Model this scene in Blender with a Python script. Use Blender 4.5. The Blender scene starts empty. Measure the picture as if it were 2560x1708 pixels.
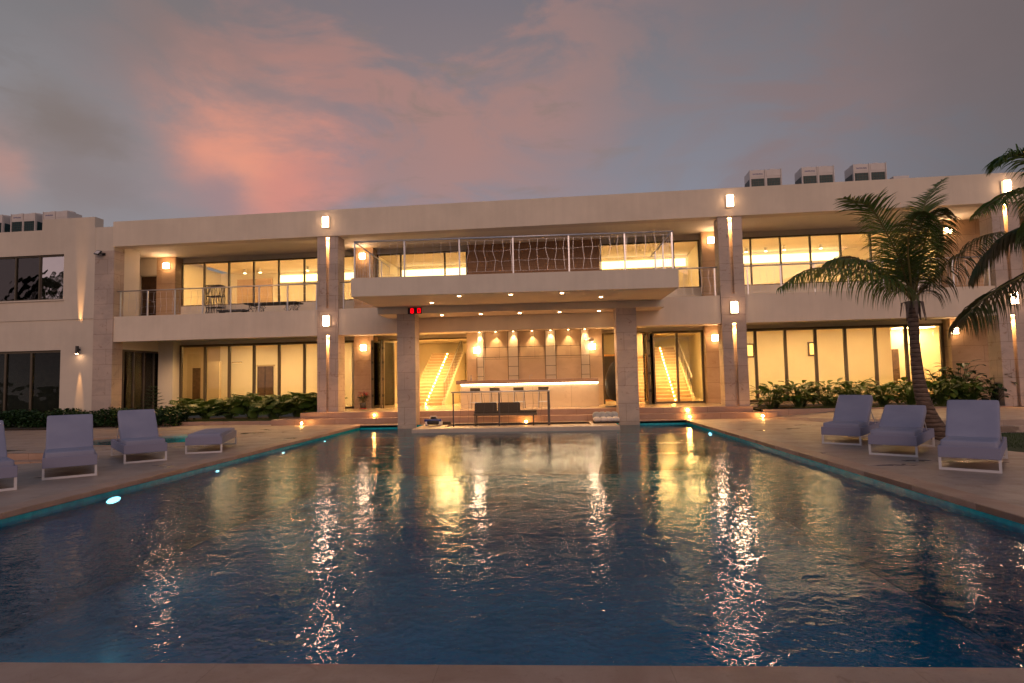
import bpy, math, random
from mathutils import Vector, Matrix, geometry
R = math.radians
sc = bpy.context.scene
COL = sc.collection
random.seed(7)

# ------------------------------------------------------------ camera
cam = bpy.data.cameras.new('camera')
cam.sensor_width = 36.0
cam.lens = 36.0 * 1510.0 / 2560.0
cam.clip_end = 3000
cam.dof.use_dof = False
camo = bpy.data.objects.new('camera', cam)
COL.objects.link(camo)
def cam_matrix(yaw, pitch, roll):
    cy, sy, cp, sp, cr, sr = math.cos(yaw), math.sin(yaw), math.cos(pitch), math.sin(pitch), math.cos(roll), math.sin(roll)
    A = Matrix(((1, 0, 0), (0, 0, -1), (0, 1, 0)))
    Ry = Matrix(((cy, 0, sy), (0, 1, 0), (-sy, 0, cy)))
    Rx = Matrix(((1, 0, 0), (0, cp, -sp), (0, sp, cp)))
    Rz = Matrix(((cr, -sr, 0), (sr, cr, 0), (0, 0, 1)))
    M = Rz @ Rx @ Ry @ A
    return Matrix((M[0], -M[1], -M[2])).transposed()
m4 = cam_matrix(R(3.17), R(-3.68), R(-1.18)).to_4x4()
m4.translation = (0, 0, 1.5)
camo.matrix_world = m4
sc.camera = camo

# ------------------------------------------------------------ render settings / exposure
sc.view_settings.view_transform = 'Standard'
sc.view_settings.look = 'None'
sc.view_settings.gamma = 1
sc.view_settings.exposure = 0
sc.render.engine = 'CYCLES'
cy = sc.cycles
cy.use_denoising = True
cy.max_bounces = 8
cy.diffuse_bounces = 4
cy.glossy_bounces = 4
cy.transparent_max_bounces = 24
cy.transmission_bounces = 6
cy.sample_clamp_indirect = 16
cy.sample_clamp_direct = 0
cy.caustics_reflective = False
cy.caustics_refractive = False
try:
    cy.use_light_tree = True
except Exception:
    pass

# ------------------------------------------------------------ node helpers
class NT:
    def __init__(s, tree):
        s.t = tree; s.n = tree.nodes; s.l = tree.links
    def node(s, kind, **kw):
        nd = s.n.new(kind)
        for k, v in kw.items():
            setattr(nd, k, v)
        return nd
    def put(s, sock, v):
        if hasattr(v, 'is_linked') or hasattr(v, 'links'):
            s.l.new(v, sock)
        elif isinstance(v, (tuple, list)) and len(v) == 3 and sock.type == 'RGBA':
            sock.default_value = (*v, 1)
        else:
            sock.default_value = v
    def math(s, op, a, b=0.0, c=None, clamp=False):
        nd = s.node('ShaderNodeMath', operation=op, use_clamp=clamp)
        s.put(nd.inputs[0], a); s.put(nd.inputs[1], b)
        if c is not None: s.put(nd.inputs[2], c)
        return nd.outputs[0]
    def vmath(s, op, a, b=(0, 0, 0), out=0):
        nd = s.node('ShaderNodeVectorMath', operation=op)
        s.put(nd.inputs[0], a); s.put(nd.inputs[1], b)
        return nd.outputs[out]
    def mix(s, f, a, b):
        nd = s.node('ShaderNodeMix', data_type='RGBA')
        s.put(nd.inputs[0], f); s.put(nd.inputs[6], a); s.put(nd.inputs[7], b)
        return nd.outputs[2]
    def noise(s, vec, scale, detail=4, rough=.5, dist=0.0, out=0):
        nd = s.node('ShaderNodeTexNoise')
        if vec is not None: s.put(nd.inputs['Vector'], vec)
        nd.inputs['Scale'].default_value = scale; nd.inputs['Detail'].default_value = detail
        nd.inputs['Roughness'].default_value = rough; nd.inputs['Distortion'].default_value = dist
        return nd.outputs[out]
    def remap(s, v, a, b, c=0.0, d=1.0):
        nd = s.node('ShaderNodeMapRange', clamp=True, interpolation_type='SMOOTHSTEP')
        s.put(nd.inputs[0], v)
        for i, x in enumerate((a, b, c, d)): nd.inputs[i + 1].default_value = x
        return nd.outputs[0]

# ------------------------------------------------------------ world: dusk sky with lit cloud
world = bpy.data.worlds.new('World'); sc.world = world; world.use_nodes = True
wt = NT(world.node_tree); wt.n.clear()
SUN_EL, SUN_AZ = R(2.0), R(195)
tc = wt.node('ShaderNodeTexCoord').outputs['Generated']
dirn = wt.vmath('NORMALIZE', tc)
stretch = wt.vmath('MULTIPLY', dirn, (1.0, 1.0, 1.9))
wv = wt.noise(stretch, 2.2, 4, .55, 0.0, 1)
warp = wt.vmath('MULTIPLY', wt.vmath('SUBTRACT', wv, (.5, .5, .5)), (.22, .22, .12))
dw = wt.vmath('NORMALIZE', wt.vmath('ADD', dirn, warp))
wv2 = wt.noise(stretch, 7.0, 6, .6, 0.0, 1)
dw = wt.vmath('NORMALIZE', wt.vmath('ADD', dw, wt.vmath('MULTIPLY', wt.vmath('SUBTRACT', wv2, (.5, .5, .5)), (.12, .12, .07))))
sep = wt.node('ShaderNodeSeparateXYZ'); wt.put(sep.inputs[0], dirn)
X_, Y_, Z_ = sep.outputs
def srgb(r, g, b):
    f = lambda c: (c / 255 / 12.92) if c <= 10 else ((c / 255 + .055) / 1.055) ** 2.4
    return (f(r), f(g), f(b))
def blob(c, rad, w, src=None):
    c = Vector(c).normalized()
    d = wt.vmath('DOT_PRODUCT', src or dw, tuple(c), out=1)
    k = 1 / (1 - math.cos(R(rad)))
    return wt.math('MULTIPLY', wt.math('EXPONENT', wt.math('MULTIPLY', wt.math('SUBTRACT', d, 1.0), k)), w, clamp=True)
def pxdir(px, py):
    v = Vector(((px - 1280) / 1510, -(py - 854) / 1510, -1))
    return (m4.to_3x3() @ v).normalized()
base = wt.mix(wt.remap(Z_, .16, .60), srgb(138, 139, 152), srgb(114, 114, 120))
base = wt.mix(wt.remap(Z_, .44, .75), base, (.075, .125, .20))
rightd = wt.remap(X_, .22, .72)
base = wt.mix(wt.math('MULTIPLY', rightd, .9), base, srgb(92, 91, 95))
base = wt.mix(blob(pxdir(0, 0), 15, .85), base, srgb(92, 91, 92))
base = wt.mix(blob(pxdir(60, 430), 15, .85), base, srgb(146, 142, 146))
n1 = wt.noise(wt.vmath('MULTIPLY', dirn, (1, 1, 2.4)), 3.4, 7, .58, .5)
n2 = wt.noise(wt.vmath('ADD', wt.vmath('MULTIPLY', dirn, (1, 1, 3.2)), (4.2, 1.3, .4)), 6.5, 7, .6, .8)
nf = wt.math('ADD', wt.math('MULTIPLY', wt.remap(n1, .40, .57), .8), .2)
def overlay(col, px, py, rad, w, rgb, mod=None):
    f = blob(pxdir(px, py), rad, w)
    if mod is not None: f = wt.math('MULTIPLY', f, mod)
    return wt.mix(f, col, srgb(*rgb))
c = base
c = overlay(c, 960, 120, 14, .85, (172, 130, 122), nf)
c = overlay(c, 1400, 130, 10, .55, (164, 128, 121), nf)
c = overlay(c, 1230, 400, 8, .6, (178, 132, 122), nf)
c = overlay(c, 640, 240, 7, .45, (176, 126, 116), nf)
c = overlay(c, 2050, 150, 10, .55, (134, 112, 110), nf)
c = overlay(c, 2480, 60, 8, .6, (112, 98, 98), nf)
c = overlay(c, 1950, 330, 6, .5, (138, 115, 114), nf)
nb = wt.math('ADD', wt.math('MULTIPLY', wt.remap(n1, .36, .54), .6), .4)
c = overlay(c, 580, 345, 4.0, .8, (216, 150, 130), nb)
c = overlay(c, 660, 420, 4.4, 1.0, (236, 152, 126), nb)
c = overlay(c, 760, 470, 5.0, .9, (210, 140, 128), nb)
c = overlay(c, 590, 410, 2.6, .95, (242, 158, 128))
c = overlay(c, 20, 440, 2.2, .6, (196, 142, 128))
# dark drifting bands
dk = wt.remap(n2, .52, .70)
c = overlay(c, 1180, 170, 16, .7, (138, 121, 114), dk)
c = overlay(c, 60, 260, 4, .5, (118, 110, 108), dk)
c = overlay(c, 130, 320, 2.6, .75, (126, 113, 108))
c = overlay(c, 215, 355, 2.2, .6, (128, 114, 110))
c = overlay(c, 210, 485, 2.4, .6, (134, 120, 120))
c = overlay(c, 310, 505, 1.8, .5, (134, 120, 120))
c = overlay(c, 560, 490, 3.2, .75, (140, 128, 136))
c = overlay(c, 420, 110, 3.6, .35, (126, 112, 108))
# away from the photo: calmer dusk overhead and behind
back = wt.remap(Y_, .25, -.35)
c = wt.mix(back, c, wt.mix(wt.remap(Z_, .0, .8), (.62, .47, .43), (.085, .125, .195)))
c = wt.mix(wt.remap(Z_, -.02, -.10), c, (.03, .025, .025))
sky = wt.node('ShaderNodeTexSky', sky_type='NISHITA', sun_disc=False)
sky.sun_elevation = SUN_EL; sky.sun_rotation = SUN_AZ
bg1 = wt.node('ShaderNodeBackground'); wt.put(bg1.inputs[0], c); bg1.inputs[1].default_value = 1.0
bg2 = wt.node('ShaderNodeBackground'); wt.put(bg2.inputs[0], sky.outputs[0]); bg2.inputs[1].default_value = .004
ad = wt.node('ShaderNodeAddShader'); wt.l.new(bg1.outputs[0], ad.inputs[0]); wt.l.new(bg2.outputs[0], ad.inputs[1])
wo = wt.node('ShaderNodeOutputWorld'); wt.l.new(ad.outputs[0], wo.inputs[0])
world.cycles.sampling_method = 'AUTOMATIC'

# last light of the sun, almost gone
sl = bpy.data.lights.new('sun', 'SUN'); sl.energy = .65; sl.angle = R(24); sl.color = (1, .60, .42)
so = bpy.data.objects.new('sun', sl); COL.objects.link(so)
so.rotation_euler = (R(70), 0, R(12))

# ------------------------------------------------------------ materials
MATS = {}
def mat(name):
    m = bpy.data.materials.new(name); m.use_nodes = True
    t = NT(m.node_tree); t.n.clear()
    t.out = t.node('ShaderNodeOutputMaterial')
    MATS[name] = m
    return m, t
def pbsdf(t, col, rough=.6, metal=0.0, bump=None, bs=.3, bd=.01, spec=None, trans=0.0):
    b = t.node('ShaderNodeBsdfPrincipled')
    t.put(b.inputs['Base Color'], col); t.put(b.inputs['Roughness'], rough); t.put(b.inputs['Metallic'], metal)
    if spec is not None: b.inputs['Specular IOR Level'].default_value = spec
    if bump is not None:
        bp = t.node('ShaderNodeBump'); bp.inputs['Strength'].default_value = bs; bp.inputs['Distance'].default_value = bd
        t.put(bp.inputs['Height'], bump); t.l.new(bp.outputs[0], b.inputs['Normal'])
    t.l.new(b.outputs[0], t.out.inputs[0])
    return b
def objc(t): return t.node('ShaderNodeTexCoord').outputs['Object']
def geop(t): return t.node('ShaderNodeNewGeometry').outputs['Position']
def simple(name, col, rough=.6, metal=0.0, var=.06, scale=6, bump=.0, spec=None):
    m, t = mat(name); o = objc(t)
    n = t.noise(o, scale, 5, .6)
    k = t.remap(n, .3, .7, 1 - var, 1 + var)
    cc = t.vmath('MULTIPLY', col, t.node('ShaderNodeCombineXYZ').outputs[0])
    cx = t.n[-1] if False else None
    comb = [x for x in t.n if x.type == 'COMBXYZ'][-1]
    for i in range(3): t.l.new(k, comb.inputs[i])
    pbsdf(t, cc, rough, metal, n if bump else None, bump, .02, spec)
    return m
def weathered(name, col):
    m, t = mat(name); o = objc(t)
    a = t.remap(t.noise(t.vmath('MULTIPLY', o, (2.6, 2.6, .16)), 1.6, 5, .65), .32, .68, .968, 1.01)
    b = t.remap(t.noise(o, .7, 5, .6), .3, .7, .94, 1.05)
    n = t.noise(o, 30, 3, .6)
    cb = t.node('ShaderNodeCombineXYZ'); k = t.math('MULTIPLY', a, b)
    for i in range(3): t.l.new(k, cb.inputs[i])
    pbsdf(t, t.vmath('MULTIPLY', col, cb.outputs[0]), .85, 0, n, .08, .01)
    return m
plaster = weathered('plaster', (.72, .62, .51))
plaster_wing = weathered('wing_plaster', (.64, .56, .475))
plaster_white = simple('white_plaster', (.78, .72, .62), .8, 0, .04, 1.2, .04)
ceil_m = simple('ceiling_paint', (.80, .72, .60), .8, 0, .03, 1.0)
inner_wall_m = simple('inner_wall_paint', (.84, .76, .60), .75, 0, .04, .7)
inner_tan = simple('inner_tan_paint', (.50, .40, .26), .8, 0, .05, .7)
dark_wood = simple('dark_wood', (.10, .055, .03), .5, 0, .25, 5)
frame_m = simple('bronze_aluminium', (.105, .082, .055), .4, .35, .05, 4)
steel = simple('brushed_steel', (.60, .60, .64), .35, .85, .05, 20)
steel_dark = simple('dark_steel', (.09, .08, .08), .45, .5, .05, 20)
wicker_black = simple('black_wicker', (.02, .018, .016), .6, 0, .2, 30)
white_metal = simple('white_powder_coat', (.62, .60, .62), .45, 0, .03, 8)
black_plastic = simple('black_plastic', (.012, .012, .014), .35, 0, .1, 10)
blue_plastic = simple('blue_plastic', (.02, .06, .30), .3, 0, .1, 10)
pale_plastic = simple('pale_plastic', (.62, .58, .58), .35, 0, .05, 10)
ac_white = simple('cabinet_white', (.60, .54, .52), .5, 0, .04, 3)
dark_fabric = simple('dark_fabric', (.055, .045, .038), .9, 0, .12, 40, .15)
soil = simple('soil', (.035, .022, .014), .95, 0, .3, 9, .4)
pot_m = simple('grey_pot', (.09, .08, .075), .7, 0, .15, 9)
red_m = simple('red_wrap', (.35, .02, .02), .6, 0, .2, 9)
bract_m = simple('red_bract', (.40, .015, .03), .6, 0, .3, 14)
wood_m = simple('light_wood', (.50, .26, .09), .5, 0, .2, 5)
grate_m = simple('teal_grille', (.012, .045, .05), .5, .2, .2, 14)
text_m = simple('blue_lettering', (.03, .05, .25), .5)

def fabric():
    m, t = mat('lounger_fabric'); o = objc(t)
    n = t.noise(o, 2.2, 3, .5); w = t.noise(o, 240, 2, .5)
    col = t.mix(t.remap(n, .3, .7), (.255, .262, .37), (.295, .30, .41))
    pbsdf(t, col, .9, 0, t.math('ADD', t.math('MULTIPLY', n, 6.0), w), .25, .004)
    return m
fabric_m = fabric()
def sling():
    m, t = mat('frame_mesh'); o = objc(t)
    w = t.noise(o, 180, 2, .5)
    pbsdf(t, t.mix(t.remap(w, .35, .65), (.22, .22, .33), (.28, .28, .39)), .8, 0, w, .2, .003)
    return m
sling_m = sling()

def stone(name, a, b_, c_, sx, sz, rough=.55, joint=.006, axis='XZ', wet=False, scale=1.0):
    """travertine: warm base, pinkish clouds, brown vein blotches, block joints"""
    m, t = mat(name); o = objc(t)
    n = t.noise(t.vmath('MULTIPLY', o, (1, 1, 1.8)), .9 * scale, 6, .62, .6)
    n2 = t.noise(t.vmath('MULTIPLY', o, (1.0, 1.0, 1.5)), 3.4 * scale, 8, .68, 1.2)
    n3 = t.noise(o, 38, 3, .6)
    col = t.mix(t.remap(n, .35, .65), a, b_)
    col = t.mix(t.math('MULTIPLY', t.remap(n2, .56, .72), .75), col, c_)
    col = t.mix(t.math('MULTIPLY', t.remap(n3, .55, .75), .25), col, tuple(x * .6 for x in a))
    br = t.node('ShaderNodeTexBrick', offset=.5)
    sp = t.node('ShaderNodeSeparateXYZ'); t.put(sp.inputs[0], o)
    cb = t.node('ShaderNodeCombineXYZ')
    xy = t.math('ADD', sp.outputs[0], sp.outputs[1]) if axis == 'XZ' else sp.outputs[0]
    t.l.new(xy, cb.inputs[0]); t.l.new(sp.outputs[2 if axis == 'XZ' else 1], cb.inputs[1])
    t.l.new(cb.outputs[0], br.inputs['Vector'])
    br.inputs['Color1'].default_value = (1, 1, 1, 1); br.inputs['Color2'].default_value = (.90, .885, .87, 1)
    br.inputs['Mortar'].default_value = (.55, .5, .46, 1); br.inputs['Scale'].default_value = 1
    br.inputs['Mortar Size'].default_value = joint; br.inputs['Brick Width'].default_value = sx; br.inputs['Row Height'].default_value = sz
    br.inputs['Bias'].default_value = 0.1
    mx = t.node('ShaderNodeMix', data_type='RGBA', blend_type='MULTIPLY'); mx.inputs[0].default_value = 1
    t.l.new(col, mx.inputs[6]); t.l.new(br.outputs['Color'], mx.inputs[7]); col = mx.outputs[2]
    rg = rough
    if wet:
        w = t.noise(t.vmath('MULTIPLY', geop(t), (1.0, 2.4, 1)), .5, 4, .55, .4)
        wm = t.remap(w, .63, .67)
        col = t.mix(t.math('MULTIPLY', wm, .55), col, tuple(x * .25 for x in a))
        rr = t.remap(t.noise(o, 2.3, 5, .6), .3, .7, rough - .13, rough + .12)
        mr = t.node('ShaderNodeMix', data_type='FLOAT'); t.l.new(wm, mr.inputs[0]); t.l.new(rr, mr.inputs[2]); mr.inputs[3].default_value = .06
        rg = mr.outputs[0]
    pbsdf(t, col, rg, 0, t.math('ADD', t.math('MULTIPLY', n3, .4), n2), .18, .01)
    return m
trav_col = stone('column_travertine', (.43, .35, .31), (.54, .43, .37), (.21, .105, .075), 1.3, .62)
trav_wall = stone('wall_travertine', (.52, .36, .23), (.60, .43, .28), (.42, .25, .14), 1.4, .62)
trav_pale = stone('bar_travertine', (.66, .53, .37), (.74, .60, .44), (.56, .42, .28), 1.5, 1.2, scale=.7)
trav_brown = stone('upper_brown_stone', (.36, .20, .11), (.42, .24, .13), (.30, .15, .08), 1.4, .8)
deck_m = stone('deck_travertine', (.38, .285, .235), (.46, .35, .29), (.27, .18, .135), 1.2, .6, .52, .003, 'XY', wet=True, scale=.8)
step_m = stone('step_travertine', (.40, .25, .18), (.47, .31, .23), (.28, .15, .10), 1.5, .5, .4)
floor_m = stone('porch_travertine', (.60, .47, .33), (.66, .53, .38), (.5, .36, .24), 1.1, 1.1, .18, .004, 'XY', scale=.6)
coping_m = stone('coping_travertine', (.40, .25, .18), (.50, .34, .26), (.30, .16, .11), 1.2, 1.2, .5, .0015, 'XY', scale=1.6)
slab_m = stone('platform_travertine', (.50, .41, .34), (.56, .46, .38), (.42, .31, .24), 2.5, 2.5, .4, .002, 'XY')

def tile():
    m, t = mat('pool_tile'); o = geop(t)
    n = t.noise(o, 1.0, 3, .5)
    v = t.node('ShaderNodeTexVoronoi'); v.inputs['Scale'].default_value = 18; t.put(v.inputs['Vector'], o)
    col = t.mix(t.remap(n, .3, .7), (.001, .44, .50), (.002, .58, .66))
    col = t.mix(t.math('MULTIPLY', v.outputs['Distance'], .5), col, (.001, .20, .36))
    pbsdf(t, col, .25)
    return m
tile_m = tile()
def tile2():
    m, t = mat('waterline_tile'); o = geop(t)
    n = t.noise(o, 9.0, 3, .5)
    pbsdf(t, t.mix(t.remap(n, .3, .7), (.005, .38, .50), (.01, .52, .62)), .2)
    return m
tile_line = tile2()

def water(name, tint, amp, sc_=1.0):
    m, t = mat(name); p = geop(t)
    a = t.noise(t.vmath('MULTIPLY', p, (1.0, 1.15, 1)), 5.0 * sc_, 3, .5, .4)
    b = t.noise(t.vmath('MULTIPLY', t.vmath('ADD', p, (3.1, 7.7, 0)), (1.1, 1.0, 1)), 17.0 * sc_, 2, .5, .3)
    l = t.noise(p, 1.3 * sc_, 2, .5)
    calm = t.remap(t.noise(p, .35, 2, .5), .3, .7, .45, 1.2)
    hgt = t.math('ADD', t.math('MULTIPLY', a, .0125 * amp), t.math('MULTIPLY', b, .0040 * amp))
    hgt = t.math('ADD', t.math('MULTIPLY', hgt, calm), t.math('MULTIPLY', l, .012 * amp))
    bp = t.node('ShaderNodeBump'); bp.inputs['Strength'].default_value = 1; bp.inputs['Distance'].default_value = 1
    t.put(bp.inputs['Height'], hgt)
    fr = t.node('ShaderNodeFresnel'); fr.inputs[0].default_value = 1.30; t.l.new(bp.outputs[0], fr.inputs['Normal'])
    g = t.node('ShaderNodeBsdfGlossy'); g.inputs['Roughness'].default_value = .006; t.l.new(bp.outputs[0], g.inputs['Normal'])
    g.inputs['Color'].default_value = (.80, .88, .97, 1)
    tr = t.node('ShaderNodeBsdfTransparent'); tr.inputs[0].default_value = (*tint, 1)
    mx = t.node('ShaderNodeMixShader'); t.l.new(fr.outputs[0], mx.inputs[0]); t.l.new(tr.outputs[0], mx.inputs[1]); t.l.new(g.outputs[0], mx.inputs[2])
    t.l.new(mx.outputs[0], t.out.inputs[0])
    return m
water_m = water('pool_water', (.36, .88, .98), 1.0)
spa_water = water('spa_water', (.55, .9, .85), .4)

def glass():
    m, t = mat('window_glass')
    fr = t.node('ShaderNodeFresnel'); fr.inputs[0].default_value = 1.45
    g = t.node('ShaderNodeBsdfGlossy'); g.inputs['Roughness'].default_value = .01
    tr = t.node('ShaderNodeBsdfTransparent'); tr.inputs[0].default_value = (.90, .91, .86, 1)
    mx = t.node('ShaderNodeMixShader'); t.l.new(fr.outputs[0], mx.inputs[0]); t.l.new(tr.outputs[0], mx.inputs[1]); t.l.new(g.outputs[0], mx.inputs[2])
    t.l.new(mx.outputs[0], t.out.inputs[0]); return m
glass_m = glass()
def dglass(name, ior):
    m, t = mat(name)
    n = t.noise(geop(t), 1.1, 2, .5)
    bp = t.node('ShaderNodeBump'); bp.inputs['Strength'].default_value = 1; bp.inputs['Distance'].default_value = .02; t.put(bp.inputs['Height'], n)
    fr = t.node('ShaderNodeFresnel'); fr.inputs[0].default_value = ior
    g = t.node('ShaderNodeBsdfGlossy'); g.inputs['Roughness'].default_value = .01; g.inputs[0].default_value = (.95, .88, .95, 1); t.l.new(bp.outputs[0], g.inputs['Normal'])
    tr = t.node('ShaderNodeBsdfTransparent'); tr.inputs[0].default_value = (.6, .7, .7, 1)
    mx = t.node('ShaderNodeMixShader'); t.l.new(fr.outputs[0], mx.inputs[0]); t.l.new(tr.outputs[0], mx.inputs[1]); t.l.new(g.outputs[0], mx.inputs[2])
    t.l.new(mx.outputs[0], t.out.inputs[0]); return m
dark_glass = dglass('dark_glass', 1.5)
lower_glass = dglass('smoked_glass', 1.2)
film_glass = dglass('solar_film_glass', 1.7)
mirror_glass = dglass('mirror_film_glass', 8.0)
def emit(name, col, s):
    m, t = mat(name); e = t.node('ShaderNodeEmission'); e.inputs[0].default_value = (*col, 1); e.inputs[1].default_value = s
    t.l.new(e.outputs[0], t.out.inputs[0]); return m
WARM = (1.0, .62, .28)
lamp_e = emit('lamp_glow', (1, .62, .36), 75)
side_e = emit('lamp_side_glow', (1, .56, .26), 2.2)
sconce_e = emit('sconce_glow', (1, .54, .22), 24)
slot_e = emit('slot_glow', (1, .50, .16), 110)
dl_e = emit('downlight_glow', (1, .60, .28), 40)
led_e = emit('led_glow', (1, .70, .38), 26)
stair_e = emit('stair_glow', (1, .55, .13), 230)
room_e = emit('room_panel_glow', (1, .62, .265), 52)
foyer_e = emit('foyer_panel_glow', (1, .60, .20), 110)
room2_e = emit('upper_panel_glow', (1, .63, .28), 118)
cove_e = emit('cove_glow', (1, .70, .32), 5.0)
path_e = emit('path_glow', (1, .48, .12), 260)
pool_e = emit('pool_lamp_glow', (.7, .95, 1), 5)
spa_e = emit('spa_lamp_glow', (.35, 1, .8), 6)
red_e = emit('red_segment', (1, .0, .005), 2.6)
orange_e = emit('amber_glass', (1, .36, .04), 2.6)
amber_e = emit('lantern_glass', (1, .55, .12), 3.5)
pend_e = emit('pendant_bulb', (1, .8, .5), 25)

def leafmat(name, a, b_, rough=.45, tl=.25):
    m, t = mat(name); o = geop(t)
    n = t.noise(o, 2.5, 3, .6)
    ob = t.node('ShaderNodeObjectInfo').outputs['Random']
    col = t.mix(t.remap(n, .3, .7), a, b_)
    b = pbsdf(t, col, rough)
    tr = t.node('ShaderNodeBsdfTranslucent'); t.put(tr.inputs[0], col)
    mx = t.node('ShaderNodeMixShader'); mx.inputs[0].default_value = tl
    t.l.new(b.outputs[0], mx.inputs[1]); t.l.new(tr.outputs[0], mx.inputs[2]); t.l.new(mx.outputs[0], t.out.inputs[0])
    return m
leaf_m = leafmat('broad_leaf', (.035, .085, .012), (.10, .16, .025))
hedge_m = leafmat('hedge_leaf', (.015, .045, .012), (.03, .075, .018))
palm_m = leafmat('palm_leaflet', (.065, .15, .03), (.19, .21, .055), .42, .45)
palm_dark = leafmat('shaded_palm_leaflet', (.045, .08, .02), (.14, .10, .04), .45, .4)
grass_m = leafmat('grass_blade', (.06, .09, .02), (.12, .13, .03), .6)
lawn_m = simple('lawn', (.018, .045, .010), .9, 0, .35, 30, .5)
rachis_m = simple('palm_rib', (.16, .13, .04), .5, 0, .2, 8)
def bark():
    m, t = mat('palm_bark'); o = objc(t)
    n = t.noise(t.vmath('MULTIPLY', o, (2, 2, 9)), 3, 6, .65); n2 = t.noise(o, 14, 4, .6)
    w = t.node('ShaderNodeTexWave', bands_direction='Z'); w.inputs['Scale'].default_value = 3.2; w.inputs['Distortion'].default_value = 2.5; w.inputs['Detail'].default_value = 3; t.put(w.inputs['Vector'], o)
    col = t.mix(t.remap(n, .3, .7), (.10, .062, .045), (.22, .15, .115))
    col = t.mix(t.remap(w.outputs['Fac'], .0, .25, .75, 0), col, (.03, .018, .013))
    pbsdf(t, col, .9, 0, t.math('ADD', w.outputs['Fac'], n2), .6, .02)
    return m
bark_m = bark()
curtain_m = simple('teal_curtain', (.10, .36, .42), .9, 0, .15, 3)
ground_m = simple('ground_soil', (.05, .05, .03), .95, 0, .3, .5)

# ------------------------------------------------------------ mesh builder
DL = R(-3.4)
class MB:
    def __init__(s): s.v = []; s.f = []
    def quad(s, a, b, c, d):
        i = len(s.v); s.v += [tuple(a), tuple(b), tuple(c), tuple(d)]; s.f.append((i, i + 1, i + 2, i + 3)); return s
    def tri(s, a, b, c):
        i = len(s.v); s.v += [tuple(a), tuple(b), tuple(c)]; s.f.append((i, i + 1, i + 2)); return s
    def box(s, x0, x1, y0, y1, z0, z1, rz=0, o=None):
        i = len(s.v)
        P = [(x0, y0, z0), (x1, y0, z0), (x1, y1, z0), (x0, y1, z0), (x0, y0, z1), (x1, y0, z1), (x1, y1, z1), (x0, y1, z1)]
        if rz or o:
            m = Matrix.Translation(o or (0, 0, 0)) @ Matrix.Rotation(rz, 4, 'Z'); P = [tuple(m @ Vector(p)) for p in P]
        s.v += P
        for q in ((0, 3, 2, 1), (4, 5, 6, 7), (0, 1, 5, 4), (1, 2, 6, 5), (2, 3, 7, 6), (3, 0, 4, 7)): s.f.append(tuple(i + k for k in q))
        return s
    def tube(s, pts, r, n=6, cap=True):
        pts = [Vector(p) for p in pts]; rr = r if isinstance(r, (list, tuple)) else [r] * len(pts)
        rings = []; up = None
        for k, p in enumerate(pts):
            t = (pts[min(k + 1, len(pts) - 1)] - pts[max(k - 1, 0)]).normalized()
            if up is None:
                up = Vector((0, 0, 1)) if abs(t.z) < .9 else Vector((1, 0, 0))
            a = t.cross(up).normalized(); b = a.cross(t).normalized(); up = b
            i = len(s.v)
            for q in range(n):
                an = 2 * math.pi * (q + .5) / n
                s.v.append(tuple(p + a * math.cos(an) * rr[k] + b * math.sin(an) * rr[k]))
            rings.append(i)
        for i, j in zip(rings, rings[1:]):
            for q in range(n): s.f.append((i + q, i + (q + 1) % n, j + (q + 1) % n, j + q))
        if cap:
            s.f.append(tuple(rings[0] + q for q in reversed(range(n)))); s.f.append(tuple(rings[-1] + q for q in range(n)))
        return s
    def lathe(s, prof, c=(0, 0, 0), n=20, sx=1, sy=1):
        i0 = len(s.v)
        for r, z in prof:
            for q in range(n):
                an = 2 * math.pi * q / n; s.v.append((c[0] + r * math.cos(an) * sx, c[1] + r * math.sin(an) * sy, c[2] + z))
        for k in range(len(prof) - 1):
            for q in range(n):
                a = i0 + k * n; s.f.append((a + q, a + (q + 1) % n, a + n + (q + 1) % n, a + n + q))
        s.f.append(tuple(i0 + q for q in reversed(range(n)))); e = i0 + (len(prof) - 1) * n
        s.f.append(tuple(e + q for q in range(n)))
        return s
    def pillow(s, x0, x1, y0, y1, z0, z1, M=None, e=.16, n=10):
        """soft box: superellipsoid-like cushion"""
        cx, cy_, cz = (x0 + x1) / 2, (y0 + y1) / 2, (z0 + z1) / 2; hx, hy, hz = (x1 - x0) / 2, (y1 - y0) / 2, (z1 - z0) / 2
        i0 = len(s.v); nu, nv = 28, 12
        sg = lambda a, p: math.copysign(abs(a) ** p, a)
        for a in range(nv + 1):
            ph = -math.pi / 2 + math.pi * a / nv
            for b in range(nu):
                th = 2 * math.pi * b / nu
                p = Vector((cx + hx * sg(math.cos(ph), e) * sg(math.cos(th), e * .55), cy_ + hy * sg(math.cos(ph), e) * sg(math.sin(th), e * .55), cz + hz * sg(math.sin(ph), e * 1.4)))
                s.v.append(tuple(M @ p if M else p))
        for a in range(nv):
            for b in range(nu):
                k = i0 + a * nu; s.f.append((k + b, k + (b + 1) % nu, k + nu + (b + 1) % nu, k + nu + b))
        return s
    def build(s, name, m, parent=None, smooth=False, bevel=0, loc=None, rz=0):
        me = bpy.data.meshes.new(name); me.from_pydata(s.v, [], s.f); me.update()
        o = bpy.data.objects.new(name, me); COL.objects.link(o)
        me.materials.append(m)
        if smooth: me.shade_smooth()
        if parent: o.parent = parent
        if loc is not None: o.location = loc; o.rotation_euler = (0, 0, rz)
        if bevel:
            b = o.modifiers.new('bevel', 'BEVEL'); b.width = bevel; b.segments = 2; b.limit_method = 'ANGLE'
        return o
def tag(o, label, cat, group=None):
    o['label'] = label; o['category'] = cat
    if group: o['group'] = group
    return o
def thing(name, label, cat, loc=(0, 0, 0), rz=0, group=None):
    o = bpy.data.objects.new(name, None); COL.objects.link(o); o.location = loc; o.rotation_euler = (0, 0, rz)
    o.empty_display_size = .2
    return tag(o, label, cat, group)
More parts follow.
